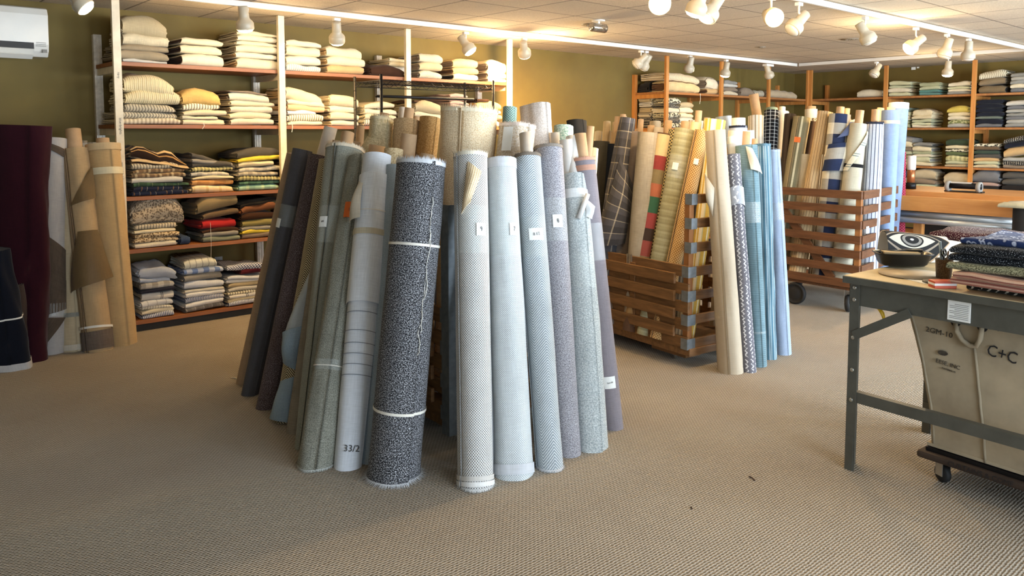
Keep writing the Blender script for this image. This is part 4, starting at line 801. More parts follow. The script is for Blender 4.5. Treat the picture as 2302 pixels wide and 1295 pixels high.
# ================================================================ second crate: rolls inside
def c2d(x): return 5.2+max(0, 1555-x)/195*.6+.13
def CJ(label, t, b, wt, wb_, dt, db, mat, back=0, **k): d = c2d(b[0])+back; return ibolt(label, t, b, wt, wb_, d, d, mat, zb=.14, lean=0, **k)
CJ('olive black roll at the left end of the plaid crate', (1353, 318), (1346, 420), 36, 34, 5.75, 5.7, P('4a463c', slub=.15), back=0.25, seed=41, collapse=.1)
CJ('dark navy roll behind the plaid drape', (1379, 324), (1372, 420), 26, 26, 5.8, 5.75, P('2a303c'), back=0.3, seed=42)
PG = PL(.085, [(0, '474649'), (.46, '535257'), (.93, 'c9bfa8')], [(0, '434246'), (.5, '5e5d62'), (.94, 'c9bfa8')], vper=.12)
r = CJ('dark grey windowpane plaid roll, draped and slumped', (1412, 266), (1366, 560), 30, 50, 5.5, 5.35, PG, seed=43, wr=.1, fold=.12)
flap(r, [(-1.2, .55, .03), (.9, .62, .05), (.9, 1.05, .05), (-.3, 1.25, .01)], PG, 'draped_fold', .05)
r = CJ('taupe draped roll between the plaid and beige ones', (1421, 296), (1400, 565), 34, 56, 5.55, 5.4, P('7d7066'), back=0.12, seed=44, wr=.1, fold=.16)
CJ('light grey beige linen roll with upright seam', (1459, 299), (1436, 568), 46, 42, 5.5, 5.35, P('a9a08f', slub=.14), seed=45, seam=.4, wr=.03, bulge=.006)
KL = cloth('vstripe', 'e0cda0', stripes=[(0, '5c4536'), (.07, 'a8875a'), (.13, '6a4c3c'), (.3, '95564e'), (.34, '8a7a5c'), (.38, '98504a'), (.46, '453833'), (.52, '9c4a4a'), (.6, '3c6650'), (.68, 'b06a50'), (.75, '857656'), (.82, '93403e'), (.89, 'd0bd94')], per=1.42, s=.01)
r = CJ('red, green and brown banded kilim roll', (1493, 300), (1446, 573), 30, 32, 5.45, 5.3, KL,  seed=0, wr=.04, collapse=.15)
CJ('narrow black and straw woven roll beside the kilim', (1516, 292), (1463, 580), 22, 26, 5.45, 5.3, cloth('basket', '2b2a26', 'b9ab7e', s=.012), back=0.1, seed=47)
r = CJ('wide sage green linen roll with small white tag', (1540, 291), (1482, 582), 44, 36, 5.35, 5.2, cloth('vstripe', 'a5a384', stripes=[(0, 'a5a384'), (.4, 'b0ae90'), (.7, '9c9a7c')], per=.05, slub=.14), seed=48, seam=1.1, wr=.015)
sticker(r, -.45, INFO[r.name][1]-.27, .04, .05, '', .02); band(r, 'tape_band', INFO[r.name][1]-.27, .16, tape, .002)
CJ('narrow cream roll between the sage and straw basket rolls', (1566, 276), (1505, 584), 22, 20, 5.5, 5.35, P('d9c8a4'), back=0.06, seed=49)
r = CJ('straw coloured basket-weave roll', (1579, 294), (1516, 588), 30, 32, 5.25, 5.15, cloth('basket', '9c7442', 'd9b884', s=.0095), seed=50, seam=-1.2, wr=.015)
sticker(r, -.2, INFO[r.name][1]-.22, .03, .04, '', .02)
CJ('taupe striped roll in the shadow at the crate end', (1560, 350), (1538, 590), 30, 30, 5.6, 5.45, strg, back=0.2, seed=51)
CJ('yellow and white striped roll behind the long satin roll', (1608, 270), (1570, 585), 46, 30, 5.5, 5.2, ST(.07, (0, 'd9b85a'), (.35, 'efe6c4'), (.5, 'd9b85a'), (.62, 'f3eeda'), (.9, 'c9cdb0')), back=0.15, seed=52)
CJ('white pleated roll behind the sage one', (1566, 272), (1560, 330), 32, 30, 5.9, 5.85, ropew, back=0.5, seed=53, fold=.1)
CJ('pale blue-grey bundled roll rising behind the satin roll', (1628, 262), (1632, 330), 38, 34, 6.0, 5.9, P('a9b4c0'), back=0.7, seed=54, wr=.15, collapse=.3)
CJ('white roll with black dotted rim, cool white body', (1660, 284), (1660, 340), 38, 38, 5.6, 5.55, P('ccd3e2'), back=0.5, seed=55, tube=(.05, .06), tmat=P('ece8df'), fringe=(P('2a2d3c'), .006))
CJ('roll with white ringed tube standing by the chevron roll', (1648, 322), (1652, 350), 26, 26, 5.0, 4.95, P('c3c8d4'), back=0.2, seed=56, tube=(.035, .05), tmat=whitetube)
CJ('light blue checked roll right of the dotted rim one', (1683, 294), (1684, 330), 24, 24, 5.5, 5.45, PL(.03, [(0, '8fa6c0'), (.3, 'dfe6ec')], [(0, '9ab0c8'), (.3, 'e4eaf0')]), back=0.6, seed=57)
hd = [((1365, 274), 18, 'c9b490'), ((1388, 276), 22, 'b9a688'), ((1402, 262), 16, 'cbb894'), ((1474, 274), 26, 'b3a58c'), ((1590, 268), 14, 'd2c2a0'), ((1378, 296), 18, 'c4b59c'), ((1437, 300), 14, 'b8a282'), ((1346, 296), 18, 'd8ccb4')]
hw = ['wrinkled beige', 'knotted taupe', 'light kraft', 'pleated stone', 'slim straw', 'frayed oatmeal', 'thin brown', 'ivory']
hp = ['at the left end of the back row', 'under the twin tubes', 'under the left twin tube', 'beside the pale tube', 'behind the yellow stripes', 'behind the plaid drape', 'beside the beige linen', 'behind the white striped roll']
for (p, w, c), a, pl in zip(hd, hw, hp): CI('small %s roll head %s' % (a, pl), p, (p[0]-2, p[1]+40), w, w, c2d(p[0])+.75, 0, P(c), wr=.12, collapse=.2, n=20, m=10)
tb = [((1401, 257), 13, 'behind the plaid drape, right twin'), ((1388, 262), 12, 'behind the plaid drape, left twin'), ((1441, 268), 13, 'just left of the beige linen'), ((1464, 282), 16, 'on the beige linen'), ((1481, 287), 22, 'pale, right of the beige linen'), ((1434, 290), 13, 'low beside the beige linen'), ((1503, 271), 17, 'above the kilim'), ((1541, 273), 20, 'above the sage roll'), ((1571, 249), 15, 'highest behind the straw basket-weave'), ((1677, 296), 20, 'next to the blue check'), ((1697, 312), 13, 'above the teal roll'), ((1648, 294), 22, 'inside the cool white roll'), ((1590, 265), 14, 'left of the yellow stripes'), ((1420, 300), 12, 'over the taupe drape')]
for p, w, pl in tb: TB('roll with kraft tube '+pl, p, (p[0]-3, p[1]+40), w, c2d(p[0])+.45, .13, tm=card if w != 22 else cardg)
TB('roll with a long leaning kraft tube in front of the corner shelves', (1694, 212), (1701, 256), 21, 8.0, .3, P('8a7f70'))
CI('beige and white broad striped roll behind the teal one', (1700, 262), (1700, 320), 34, 34, 7.6, 6.95, ST(.06, (0, 'dcd6c8'), (.3, 'a79a84'), (.5, 'dcd6c8'), (.7, 'b8ac98')), seed=61)
CI('teal topped roll with black grid cloth', (1735, 250), (1732, 330), 32, 30, 7.6, 6.9, PL(.035, [(0, '15161a'), (.82, 'cfd3d4')], [(0, '15161a'), (.85, 'cfd3d4')]), seed=62, tube=(.055, .03), tmat=P('7d9080'))
CI('tall plain white roll left of the brown striped crate rolls', (1758, 252), (1748, 400), 30, 28, 7.7, 0, P('e4dfd2'), seed=63, tube=(.03, .05), tmat=P('e6e0d0'))
CI('dark brown roll, grey striped at its top', (1777, 258), (1762, 420), 24, 34, 7.5, 0, ST(.1, (0, '2e261f'), (.5, '3d332a'), (.8, '4d4236')), seed=64)
# leaning on the outside of the second crate
PE = ('Y', 3.0)
SAT = P('bcae98', rough=.55, slub=.06)
r = pbolt('long beige satin roll, left of the blue ones', (1608, 293), (1643, 841), 42, 54, PE, SAT, seed=71, seam=-.4, wr=.03, fold=.03)
flap(r, [(-1.35, 1.12, .02), (-.9, 1.02, .006), (-.6, 1.2, .006), (-1.2, 1.3, .03)], P('c9c0ae', rough=.5), 'wrapping_film', .02)
CHV = cloth('zigzag', '6f6e76', 'd9dade', s=.028)
r = pbolt('grey roll with white chevrons and a lighter band', (1647, 347), (1683, 838), 30, 32, ('Y', 2.97), CHV, seed=72, seam=-1.2, wr=.02)
flap(r, [(-1.3, .03, .02), (-.85, .03, .01), (-.9, .8, .004), (-1.1, .8, .004)], cloth('zigzag', '3a3432', '6a625e', s=.028), 'dark_underside', .0, label='dark underside'); band(r, 'light_band', INFO[r.name][1]-.30, .12, cloth('zigzag', 'aaaeb8', 'e8eaee', s=.05), .008, .03, 'paler cuff')
r = pbolt('teal blue-grey roll with turned-back cream corner', (1678, 328), (1706, 825), 46, 34, PE, cloth('vstripe', '6f8a94', stripes=[(0, '6f8a94'), (.5, '7f9aa4'), (.8, '64808c')], per=.012, slub=.2), seed=73, seam=.2, wr=.02, fold=.04)
flap(r, [(-.1, INFO[r.name][1]-.17, .03), (1.1, INFO[r.name][1]-.20, .02), (.2, INFO[r.name][1]-.03, .006), (-.35, INFO[r.name][1]-.01, .004)], P('cdc8b6'), 'turned_back_corner', .02, label='cream reverse'); band(r, 'tape_band', 1.02, .14, tape, .002); band(r, 'string', .22, .015, tape, .003)
pbolt('blue and cream streaky striped roll with gathered folds', (1714, 325), (1729, 808), 32, 30, PE, ST(.03, (0, '5f8296'), (.2, 'c9d3d6'), (.3, '6d8c9c'), (.55, '9fb3bc'), (.7, '4f7284')), seed=74, fold=.12, wr=.04, fringe=(P('5f7f90'), .006))
r = pbolt('light blue fine herringbone roll, rightmost against the second crate', (1739, 338), (1760, 798), 26, 36, PE, cloth('herring', '8398b8', 'b4c2d6', s=.009), seed=75, seam=.3, wr=.03, fold=.05, fringe=(P('a5b4cc'), .006))
band(r, 'tape_band', 1.0, .12, tape, .002)
GRP[0] = 'fabric rolls in the far crate'
# ================================================================ third crate
def C3(label, t, b, wt, wb_, mat, d=0, d2=0, **k):
    dd = (6.68+(1932-b[0])/179*.58 if b[0] < 1932 else 6.68+(b[0]-1932)/88*.6)+.19+(d-6.95 if d else 0)
    return ibolt(label, t, b, wt, wb_, dd, dd, mat, zb=.24, lean=0, **k)
r = C3('tan patterned and striped roll with an orange sticker', (1804, 264), (1778, 420), 36, 34, ST(.11, (0, '8f8466'), (.3, 'a89a78'), (.45, '6f684f'), (.6, 'cfc6a4'), (.75, '7c765c')), seed=81, seam=-.8)
sticker(r, -.5, INFO[r.name][1]-.22, .05, .05, '', .02, orangep, 'orange sticker')
C3('dark brown striped roll between two tan ones', (1826, 274), (1803, 420), 26, 26, ST(.06, (0, '3a2c22'), (.6, '54402f')), d=7.2, seed=82)
r = C3('tan striped roll gathered and tied at its top', (1856, 252), (1826, 422), 30, 32, ST(.022, (0, 'cdb187'), (.55, '6f553c'), (.68, 'cdb187')), seed=83, fold=.1, wr=.05)
C3('slim black and ivory jacquard roll', (1833, 266), (1829, 330), 14, 14, cloth('zigzag', 'e4d9bc', '2c2a28', s=.02), d=7.4, seed=84)
C3('white topped roll with a kraft tube inside at the back', (1824, 246), (1823, 290), 26, 24, P('ded8ca'), d=7.7, seed=85, tube=(.045, .03))
BC = PL(.2, [(0, '2c3654'), (.5, 'e6e0cc')], [(0, '2c3654'), (.5, 'e6e0cc')], vper=.2)
r = C3('blue and cream buffalo check roll with draped corner', (1888, 258), (1869, 440), 46, 44, BC, seed=86, tube=(.034, .07), wr=.05, seam=.9)
flap(r, [(-1.3, INFO[r.name][1]-.52, .03), (.55, INFO[r.name][1]-.50, .03), (.8, INFO[r.name][1]-.24, .03), (-1.0, INFO[r.name][1]-.28, .02)], BC, 'draped_corner', .02)
flap(r, [(-.4, INFO[r.name][1]-.22, .03), (1.0, INFO[r.name][1]-.16, .05), (1.6, INFO[r.name][1]-.02, .05), (.6, INFO[r.name][1]-.05, .01)], PL(.2, [(0, '5a6484'), (.5, 'e9e4d4')], [(0, '5a6484'), (.5, 'e9e4d4')], vper=.3), 'folded_corner', .02)
r = C3('ivory roll with striped crossing band and a dark strap', (1930, 279), (1911, 440), 38, 40, P('bdb7a2'), seed=87, tube=(.034, .12), wr=.06, collapse=.12)
band(r, 'dark_strap', INFO[r.name][1]-.37, .03, P('1c1c1e'), .004)
BS = ST(.1, (0, 'd8d2ba'), (.3, '7f8a86'), (.38, 'd8d2ba'), (.5, '7f8a86'), (.58, 'd8d2ba'), kind='vstripe')
flap(r, [(-1.4, INFO[r.name][1]-.42, .012), (-.9, INFO[r.name][1]-.42, .012), (1.3, INFO[r.name][1]-.07, .012), (.7, INFO[r.name][1]-.06, .012)], BS, 'crossing_band', .0)
C3('white roll with thin navy stripes and frilled top', (1967, 277), (1950, 590), 36, 44, ST(.028, (0, 'c0c5d0'), (.8, '38415c')), seed=88, fold=.05, tube=(.034, .12), fringe=(P('2c3040'), .015), wr=.04)
TB('roll with second kraft tube behind the navy striped one', (1980, 243), (1977, 262), 15, 7.5, .12)
TB('roll with kraft tube behind the buffalo check', (1905, 244), (1903, 262), 12, 7.6, .1)
r = C3('light blue chambray roll with a pale tie', (2003, 249), (1988, 590), 36, 30, P('8ea4c8'), seed=89, seam=.7, tube=(.035, .03), step=.01); band(r, 'ribbon', INFO[r.name][1]-.11, .03, P('d6d3c4'), .003)
r = C3('blue denim roll with white end, behind the chambray', (2021, 232), (2010, 400), 40, 36, P('8498bc'), d=7.2, seed=90, wr=.06); band(r, 'white_hem', INFO[r.name][1]-.03, .06, P('e4e4e4'), .003)
RD = cloth('diamond', 'b4485c', '5e1222', s=.026)
_b = onz(2024, 600, 0); T = ond(2027, 342, 7.75); A = ond(2024, 600, 7.7); A.z = .002
r = bolt('dark red diamond lattice roll behind the crate corner', A, T, .042, .036, RD, seed=91); band(r, 'plastic_wrap', .85, .14, tape, .003)
# fillers seen through the crate slats
for i, (x, y, c, w) in enumerate(((6.75, 3.5, ST(.02, (0, 'd6cdb8'), (.6, '5f4a36')), 'cream striped'), (6.78, 3.72, P('c9bda2'), 'stone'), (6.85, 3.9, ST(.03, (0, '6a5844'), (.5, 'a8977c')), 'brown striped'))):
    bolt(w+' roll seen through the slats of the far crate', Vector((x, y, .24)), Vector((x+.12, y-.02, 1.35)), .06, .06, c, cut=False, n=20, m=8)
for i, (x, y, c, w) in enumerate(((4.6, 3.5, P('a9a59a'), 'pale grey'), (4.65, 3.8, P('6f6a60'), 'dull brown'), (4.7, 4.1, P('8d96a2'), 'blue grey'))):
    bolt(w+' roll standing low inside the plaid crate', Vector((x, y, .14)), Vector((x+.1, y-.02, 1.2)), .06, .06, c, cut=False, n=20, m=8)
for i, (x, y, c, w) in enumerate(((2.55, 3.45, P('a9b8cc'), 'pale blue'), (2.6, 3.75, P('6f6a60'), 'dusky'), (2.95, 3.35, P('cdbb9a'), 'sand coloured'))):
    bolt(w+' roll standing low inside the centre crate', Vector((x, y, .14)), Vector((x+.03, y, 1.15)), .06, .06, c, cut=False, n=20, m=8)
GRP[0] = 'fabric rolls standing against the left wall'
# ================================================================ left wall group
BG = P('2e0b16', slub=.12); NV = P('10131d')
r = pbolt('wide burgundy draped bolt at the far left', (38, 282), (40, 822), 138, 130, ('Y', 6.25), BG, flat=.6, wr=.08, fold=.05, seed=101, collapse=.06, hole=False)
r = pbolt('navy black bolt with pale hem, slumped at the left edge', (-22, 560), (8, 838), 74, 122, ('Y', 6.0), NV, seed=102, wr=.13, flat=.7, hole=False, collapse=.25, fold=.06); band(r, 'pale_hem', .03, .05, P('b9b6b4'), .006, .01, 'whitish hem'); band(r, 'string', .36, .01, string, .003)
pbolt('dark brown draped cloth slumped beside the navy bolt', (30, 640), (62, 815), 40, 50, ('Y', 6.1), P('3b302b'), seed=103, wr=.1)
DB = P('564a3f', slub=.2)
r = pbolt('white roll half wrapped in dark brown slubby cloth', (118, 312), (116, 797), 56, 62, ('Y', 6.5), P('a9a5a2'), seed=104, seam=-.9, wr=.03)
LL = INFO[r.name][1]
flap(r, [(-1.45, .62, .01), (1.45, .45, .01), (1.45, LL*.47, .01), (-1.45, LL*.64, .01)], DB, 'brown_overlayer', .0, nu=16); flap(r, [(-1.45, .22, .012), (1.45, .3, .012), (1.45, .5, .012), (-1.45, .68, .012)], DB, 'brown_overlayer', .0, nu=16)
flap(r, [(-1.4, .02, .01), (.2, .06, .01), (1.4, .24, .01), (-1.4, .26, .01)], DB, 'brown_overlayer', .0, nu=16); band(r, 'tape_band', .30, .09, tape, .016)
flap(r, [(-.9, LL-.02, .006), (1.3, LL-.14, .006), (1.3, LL-.08, .008), (-.8, LL-.0, .006)], DB, 'brown_edge', 0)
r = pbolt('slim frayed cream roll tied with grey cloth near its foot', (150, 352), (168, 790), 28, 50, ('Y', 6.48), P('b9a88a'), seed=105, wr=.08, fold=.05); band(r, 'tie', .25, .03, P('8b8a80'), .006); band(r, 'frayed_hem', .02, .04, P('c3b9a8'), .008)
TN = P('b39872'); SH = P('6f5a3c', rough=.5)
r = pbolt('tan roll with tall cardboard tube and sheer brown wrap', (169, 336), (222, 791), 54, 58, ('Y', 6.46), TN, seed=106, wr=.05, fold=.03, tube=(.052, .15), seam=-.3)
LL = INFO[r.name][1]
flap(r, [(-1.1, .42, .03), (1.75, .5, .06), (1.3, .85, .02), (.1, .85, .01)], SH, 'sheer_wrap', .01, nu=14, label='sheer brown wrap'); flap(r, [(-.2, LL-.42, .01), (1.4, LL-.38, .03), (1.4, LL-.15, .03), (1.2, LL-.18, .01)], SH, 'sheer_wrap', .0, label='sheer brown wrap')
band(r, 'woven_foot_cover', .07, .13, P('6b5e54', slub=.2), .008, 0, 'dark woven cuff'); band(r, 'string', .155, .016, string, .012, .012)
r = pbolt('tan roll with felted rim and pale belt, leaning on the white post', (232, 326), (275, 777), 66, 62, ('Y', 6.44), P('bd9f72'), seed=107, wr=.02, tube=(.045, .05), seam=.9, fold=.02)
LL = INFO[r.name][1]; band(r, 'felt_rim', LL-.02, .05, P('c9b089'), .006); band(r, 'belt', LL-.2, .05, P('ddd3b4'), .005, 0, 'pale belt'); flap(r, [(-1.4, LL-.27, .006), (-.7, LL-.22, .006), (-.85, LL-.16, .006), (-1.4, LL-.06, .006)], SH, 'sheer_wrap', 0)
for (p, c, w, wd) in (((205, 322), 'd6cfc4', 22, 'white wrapped'), ((186, 318), 'cfc4b0', 20, 'tagged cream'), ((142, 336), 'c9ba9a', 14, 'crumpled ivory')):
    r = bolt(wd+' roll standing behind the tan ones', onz(p[0]+18, 742, 0), ony(p[0], p[1]-2, 6.72), .045, w/2*6/FPX, P(c), n=20, m=10, wr=.1, collapse=.15)
    if 'tagged' in wd: patch(r, 'paper_tag', .1, INFO[r.name][1]-.05, .09, .07, paper, .01)
# ================================================================ track lighting
lampw = plainmat('cream_lamp_enamel', 'bfb39c', .4, var=.03); trackm = plainmat('white_track', 'e6e2da', .45, var=.02)
def mk_em(name, c, s):
    t = NT(name); t.b.inputs['Base Color'].default_value = (1, .9, .7, 1); t.b.inputs['Emission Color'].default_value = c; t.b.inputs['Emission Strength'].default_value = s; return t.m
bulb_on = mk_em('lit_bulb', (1, .78, .42, 1), 14); bulb_off = plainmat('unlit_bulb', 'c9c2b4', .25)
ZT = 2.49
def track(label, a, b):
    m = MB(); m.bar((*a, ZT+.03), (*b, ZT+.03), .042, .026, (0, 0, 1)); return tag(m.build('light_track', trackm, bevel=.002), label, 'light track')
track('long white light track running above the left wall shelves', (1.2, 5.9), (10.66, 5.9))
track('white light track across the middle of the ceiling, nearest the camera', (3.0, 2.99), (12.4, 2.99))
track('white light track on the ceiling before the right-hand wall shelves', (10.66, 5.86), (10.66, -1))
cn = MB(); cn.box((-.09, -.035, 0), (.09, .035, .03)); cn = cn.build('track_connector', trackm, bevel=.004); cn.location = (9.9, 5.9, ZT-.032); tag(cn, 'small white box joint under the far end of the left track', 'track connector')
def lamp(label, px, py, ln, d3, lit=0, group='track spotlights'):
    """px,py: head centre on the photo; ln: track ('A' y=5.9, 'B' y=2.99, 'C' x=10.66); d3: beam direction in view axes right, up, forward"""
    p = {'A': lambda: ony(px, py, 5.9), 'B': lambda: ony(px, py, 2.99), 'C': lambda: onx(px, py, 10.66)}[ln]()
    dr = (RT*d3[0]+Vector((0, 0, 1))*d3[1]+Vector((F.x, F.y, 0)).normalized()*d3[2]).normalized()
    root = thing('track_spotlight', label, 'spotlight', (p.x, p.y, ZT), 0, group); hz = p.z-ZT
    x = dr.cross(Vector((0, 0, 1))); x = x.normalized() if x.length > .01 else Vector((1, 0, 0)); y = dr.cross(x)
    M = Matrix(((x.x, y.x, dr.x, 0), (x.y, y.y, dr.y, 0), (x.z, y.z, dr.z, hz), (0, 0, 0, 1)))
    MB().box((-.03, -.018, -.024), (.03, .018, .0)).build('track_adapter', trackm, root, bevel=.003)
    st = MB(); st.tube([(0, 0, -.02), (0, 0, min(hz*.55, -.045))], .008, 8); q = M @ Vector((0, 0, -.03)); st.tube([(0, 0, min(hz*.5, -.04)), q+Vector((0, 0, .02)), q], .008, 8); st.build('stem', trackm, root, True)
    MB().lathe([(.002, -.095), (.03, -.094), (.036, -.088), (.038, -.02), (.04, .0), (.06, .022), (.066, .035), (.066, .075), (.063, .082), (.058, .078), (.055, .045)], 28, M, open_=True).build('lamp_shade', lampw, root, True)
    MB().lathe([(.0545, .046), (.058, .084), (.046, .097), (.02, .104), (.001, .105)], 24, M, open_=True).build('bulb', bulb_on if lit else bulb_off, root, True)
    if lit:
        L = bpy.data.lights.new('spot', 'SPOT'); L.energy = lit; L.color = (1, .60, .22); L.spot_size = 2.0; L.spot_blend = .9; L.shadow_soft_size = .05
        o = bpy.data.objects.new('spot_light', L); C.objects.link(o); o.parent = root; o.matrix_local = M @ Matrix.Translation((0, 0, .115)) @ Matrix.Rotation(PI, 4, 'X')
        L = bpy.data.lights.new('spill', 'POINT'); L.energy = lit*SPILL*(1.5 if ln == 'B' else 1); L.color = (1, .74, .42); L.shadow_soft_size = .06
        o = bpy.data.objects.new('spill_light', L); C.objects.link(o); o.parent = root; o.matrix_local = M @ Matrix.Translation((0, 0, .16))
    return root
KL_ = LAMPK
LA = .34
lamp('lit spotlight cut off by the top edge of the photo, above the first tan rolls', 172, -2, 'A', (.6, -.6, .1), 8*KL_*LA)
lamp('lit spotlight shining down on the right stack of the first top shelf', 549, 42, 'A', (.02, -1, .22), 95*KL_*LA)
lamp('lit spotlight over the white stacks in the second bay', 757, 74, 'A', (-.08, -1, .5), 95*KL_*LA)
lamp('lit spotlight tilted to the right over the third bay', 1047, 100, 'A', (.55, -.8, -.1), 85*KL_*LA)
lamp('spotlight turned to the olive wall beside the end post of the white-post shelves', 1178, 110, 'A', (.1, -.7, .75), 230*KL_)
lamp('unlit spotlight of the crossed pair, pointing lower left', 1441, 136, 'A', (-.75, -.7, .1), 0)
lamp('unlit spotlight of the crossed pair, the rear one pointing mostly down', 1452, 140, 'A', (-.4, -.8, .3), 0)
lamp('unlit spotlight above the left stack of the far-corner shelves', 1551, 145, 'A', (-.15, -1, .3), 0)
lamp('lit spotlight in front of the second far-corner post', 1632, 156, 'A', (-.12, -1, .2), 60*KL_*LA)
lamp('unlit spotlight at the far end of the left track', 1727, 161, 'A', (.35, -.9, .2), 0)
lamp('lit spotlight cut by the top edge, left of the other bright one', 1484, 2, 'B', (-.2, -.4, -.9), 34*KL_)
lamp('unlit spotlight between the two bright ones at the top edge', 1602, 18, 'B', (-.5, -.7, -.2), 0)
lamp('brightest lit spotlight facing the camera near the top edge', 1733, 36, 'B', (.02, -.3, -.95), 34*KL_)
lamp('unlit spotlight just right of the brightest one, facing lower left', 1795, 50, 'B', (-.65, -.7, -.2), 0)
lamp('unlit spotlight tilted to the lower right in the middle of the near track', 1944, 74, 'B', (.5, -.85, -.1), 0)
lamp('lit spotlight facing lower left in the middle of the near track', 2058, 98, 'B', (-.75, -.6, .0), 70*KL_)
lamp('unlit spotlight, second from the right on the near track', 2128, 108, 'B', (-.25, -.95, .1), 0)
lamp('unlit spotlight hanging straight down, rightmost on the near track', 2177, 114, 'B', (.0, -1, .05), 0)
lamp('unlit spotlight left of the first right-wall post', 1970, 158, 'C', (-.5, -.8, -.1), 0)
lamp('lit spotlight over the middle stack of the right-hand wall', 2131, 154, 'C', (.0, -1, .1), 80*KL_)
def lamp_at(x, y, lab, d3, e):
    q = Vector((x, y, ZT-.12)); v = q-EYE; px = W/2+FPX*v.dot(RT)/v.dot(F); py = CY-FPX*v.dot(UP)/v.dot(F)
    return lamp(lab, px, py, 'B' if abs(y-2.99) < .1 else 'A', d3, e*KL_)
lamp_at(4.2, 2.99, 'added lit spotlight giving extra warm light over the front rolls', (-.3, -1, .3), 30)  # extra head added on the near track purely for more warm light
# small ceiling things
cl = thing('ceiling_fixture', 'small chrome and glass ceiling light between the two tracks', 'ceiling light', onz(1345, 58, 2.5)); cl.location.z = CH-.012
MB().lathe([(.06, 0), (.06, .011)], 20).build('base_plate', trackm, cl); MB().lathe([(.035, -.09), (.04, -.085), (.04, .085), (.035, .09)], 20, Matrix.Translation((0, 0, -.055)) @ Matrix.Rotation(PI/2, 4, 'Y')).build('glass_cylinder', plainmat('ribbed_chrome', 'c9c4ba', .15, .9, var=.2, scale=60), cl, True); MB().box((-.01, -.01, -.02), (.01, .01, 0)).build('bracket', trackm, cl)
for px, py, s, w in ((1910, 88, .09, 'round perforated ceiling vent behind the tilted spotlight'), (1712, 106, .05, 'tiny dark round vent in the ceiling tiles'), (1330, 56, .1, 'round ceiling vent beside the chrome fixture')):
    q = onz(px, py, CH-.004); m = MB(); m.lathe([(s, .0), (s*.95, -.008), (s*.3, -.006), (.001, -.006)], 24, open_=True)
    for k in range(12): a = k*PI/6; m.box((s*.45*math.cos(a)-.006, s*.45*math.sin(a)-.006, -.012), (s*.45*math.cos(a)+.006, s*.45*math.sin(a)+.006, -.006))
    o = m.build('ceiling_vent', plainmat('vent_grey', '8d8272', .6), None, True); o.location = (q.x, q.y, CH-.0005); tag(o, w, 'ceiling vent')
sn = MB(); sn.box((-.03, -.012, -.02), (.03, 0, .02)); sn.box((.05, -.012, .0), (.08, 0, .02)); sn = sn.build('wall_socket_plate', paper); sn.location = onx(2054, 154, XW-.002); sn.rotation_euler = (0, 0, -PI/2); tag(sn, 'small white wall fittings high on the right-hand wall', 'wall fitting')
so = MB(); so.box((-.035, -.008, -.06), (.035, -.001, .06)); so.box((-.018, -.011, -.04), (.018, -.008, -.01)); so.box((-.018, -.011, .01), (.018, -.008, .04)); so = so.build('wall_outlet', plainmat('outlet_plate', 'a9adb0', .4)); so.location = ony(491, 592, YW-.001); tag(so, 'pale wall outlet in the shadow above the lowest shelf', 'wall outlet')
# ================================================================ air conditioner
acp = ony(107, 20, YW-.22); acb = ony(104, 128, YW-.22); ac = thing('air_conditioner', 'white wall air conditioner at the top left of the left wall', 'air conditioner', (acp.x, YW, acb.z)); hA = acp.z-acb.z+.01; wA = .85
plast = plainmat('white_plastic', 'e3e0d8', .22, var=.02, spec=.6)
pr = [(-.001, 0), (-.17, .0), (-.205, .04), (-.22, .09), (-.225, hA-.06), (-.2, hA-.012), (-.16, hA), (-.001, hA)]
m = MB(); n = len(pr); m.add([(x, y, z) for x in (-wA, 0) for y, z in pr], [(i, i+1, n+i+1, n+i) for i in range(n-1)]+[(n-1, 0, n, 2*n-1), tuple(range(n))[::-1], tuple(range(n, 2*n))]); m.build('housing', plast, ac, bevel=.006)
m = MB(); m.box((-wA+.04, -.223, .055), (-.10, -.2, .10)); m.build('outlet_slot', plainmat('dark_slot', '2a2826', .6), ac)
m = MB(); m.bar((-wA+.05, -.235, .03), (-.105, -.235, .03), .05, .006, (0, -.5, .6)); m.bar((-wA+.05, -.24, -.005), (-.115, -.24, -.005), .05, .006, (0, -.6, .45)); m.build('louver', plast, ac)
m = MB()
for k in range(3): m.box((-.085, -.2235, .1-k*.012), (-.02, -.2215, .104-k*.012))
m.box((-.045, -.2225, .03), (-.015, -.2205, .055)); m.build('indicator_panel', grey, ac)
# ================================================================ cutting counter at the right
hon = woodmat('honey_counter_wood', 'b0743c', 'cf9656', 1, .45, .6, .08); alum = plainmat('pale_aluminium', 'b4b6b6', .35, .6, var=.05)
ct = thing('cutting_counter', 'honey coloured wooden cutting counter before the right-hand wall shelves', 'counter', (7.82, 3.5, 0))
def cb(nm, a, b, m, bev=.003): return MB().box(a, b).build(nm, m, ct, bevel=bev)
cb('front_board', (0, -1.36, .81), (.022, 0, .95), hon); cb('tray_floor', (.022, -1.36, .86), (.2, 0, .875), hon); cb('rear_board', (.2, -2.0, .83), (.222, 0, .985), hon); cb('countertop', (.222, -2.4, .95), (1.05, 0, .985), hon); cb('end_board', (.022, -.02, .81), (.2, 0, .95), hon) 
kb = MB()
for k in range(4): kb.lathe([(.014, .875), (.02, .885), (.02, .925), (.012, .93)], 12, Matrix.Translation((.11, -.5-.05*k, 0)))
kb.build('wooden_pegs', hon, ct, True)
ml = MB(); ml.lathe([(.028, -.65), (.028, .65)], 16, Matrix.Translation((-.0, -.7, .72)) @ Matrix.Rotation(PI/2, 4, 'X')); ml.box((.03, -1.36, .745), (.13, -.02, .80)); ml.build('metal_channel', alum, ct, True)
for x in (.15, .9):
    for y in (-.35, -2.2): cb('leg', (x, y-.08, .0), (x+.07, y, .86 if x < .2 else .95), pine_z)
cb('stretcher', (.16, -2.2, .4), (.2, -.35, .47), pine_y)
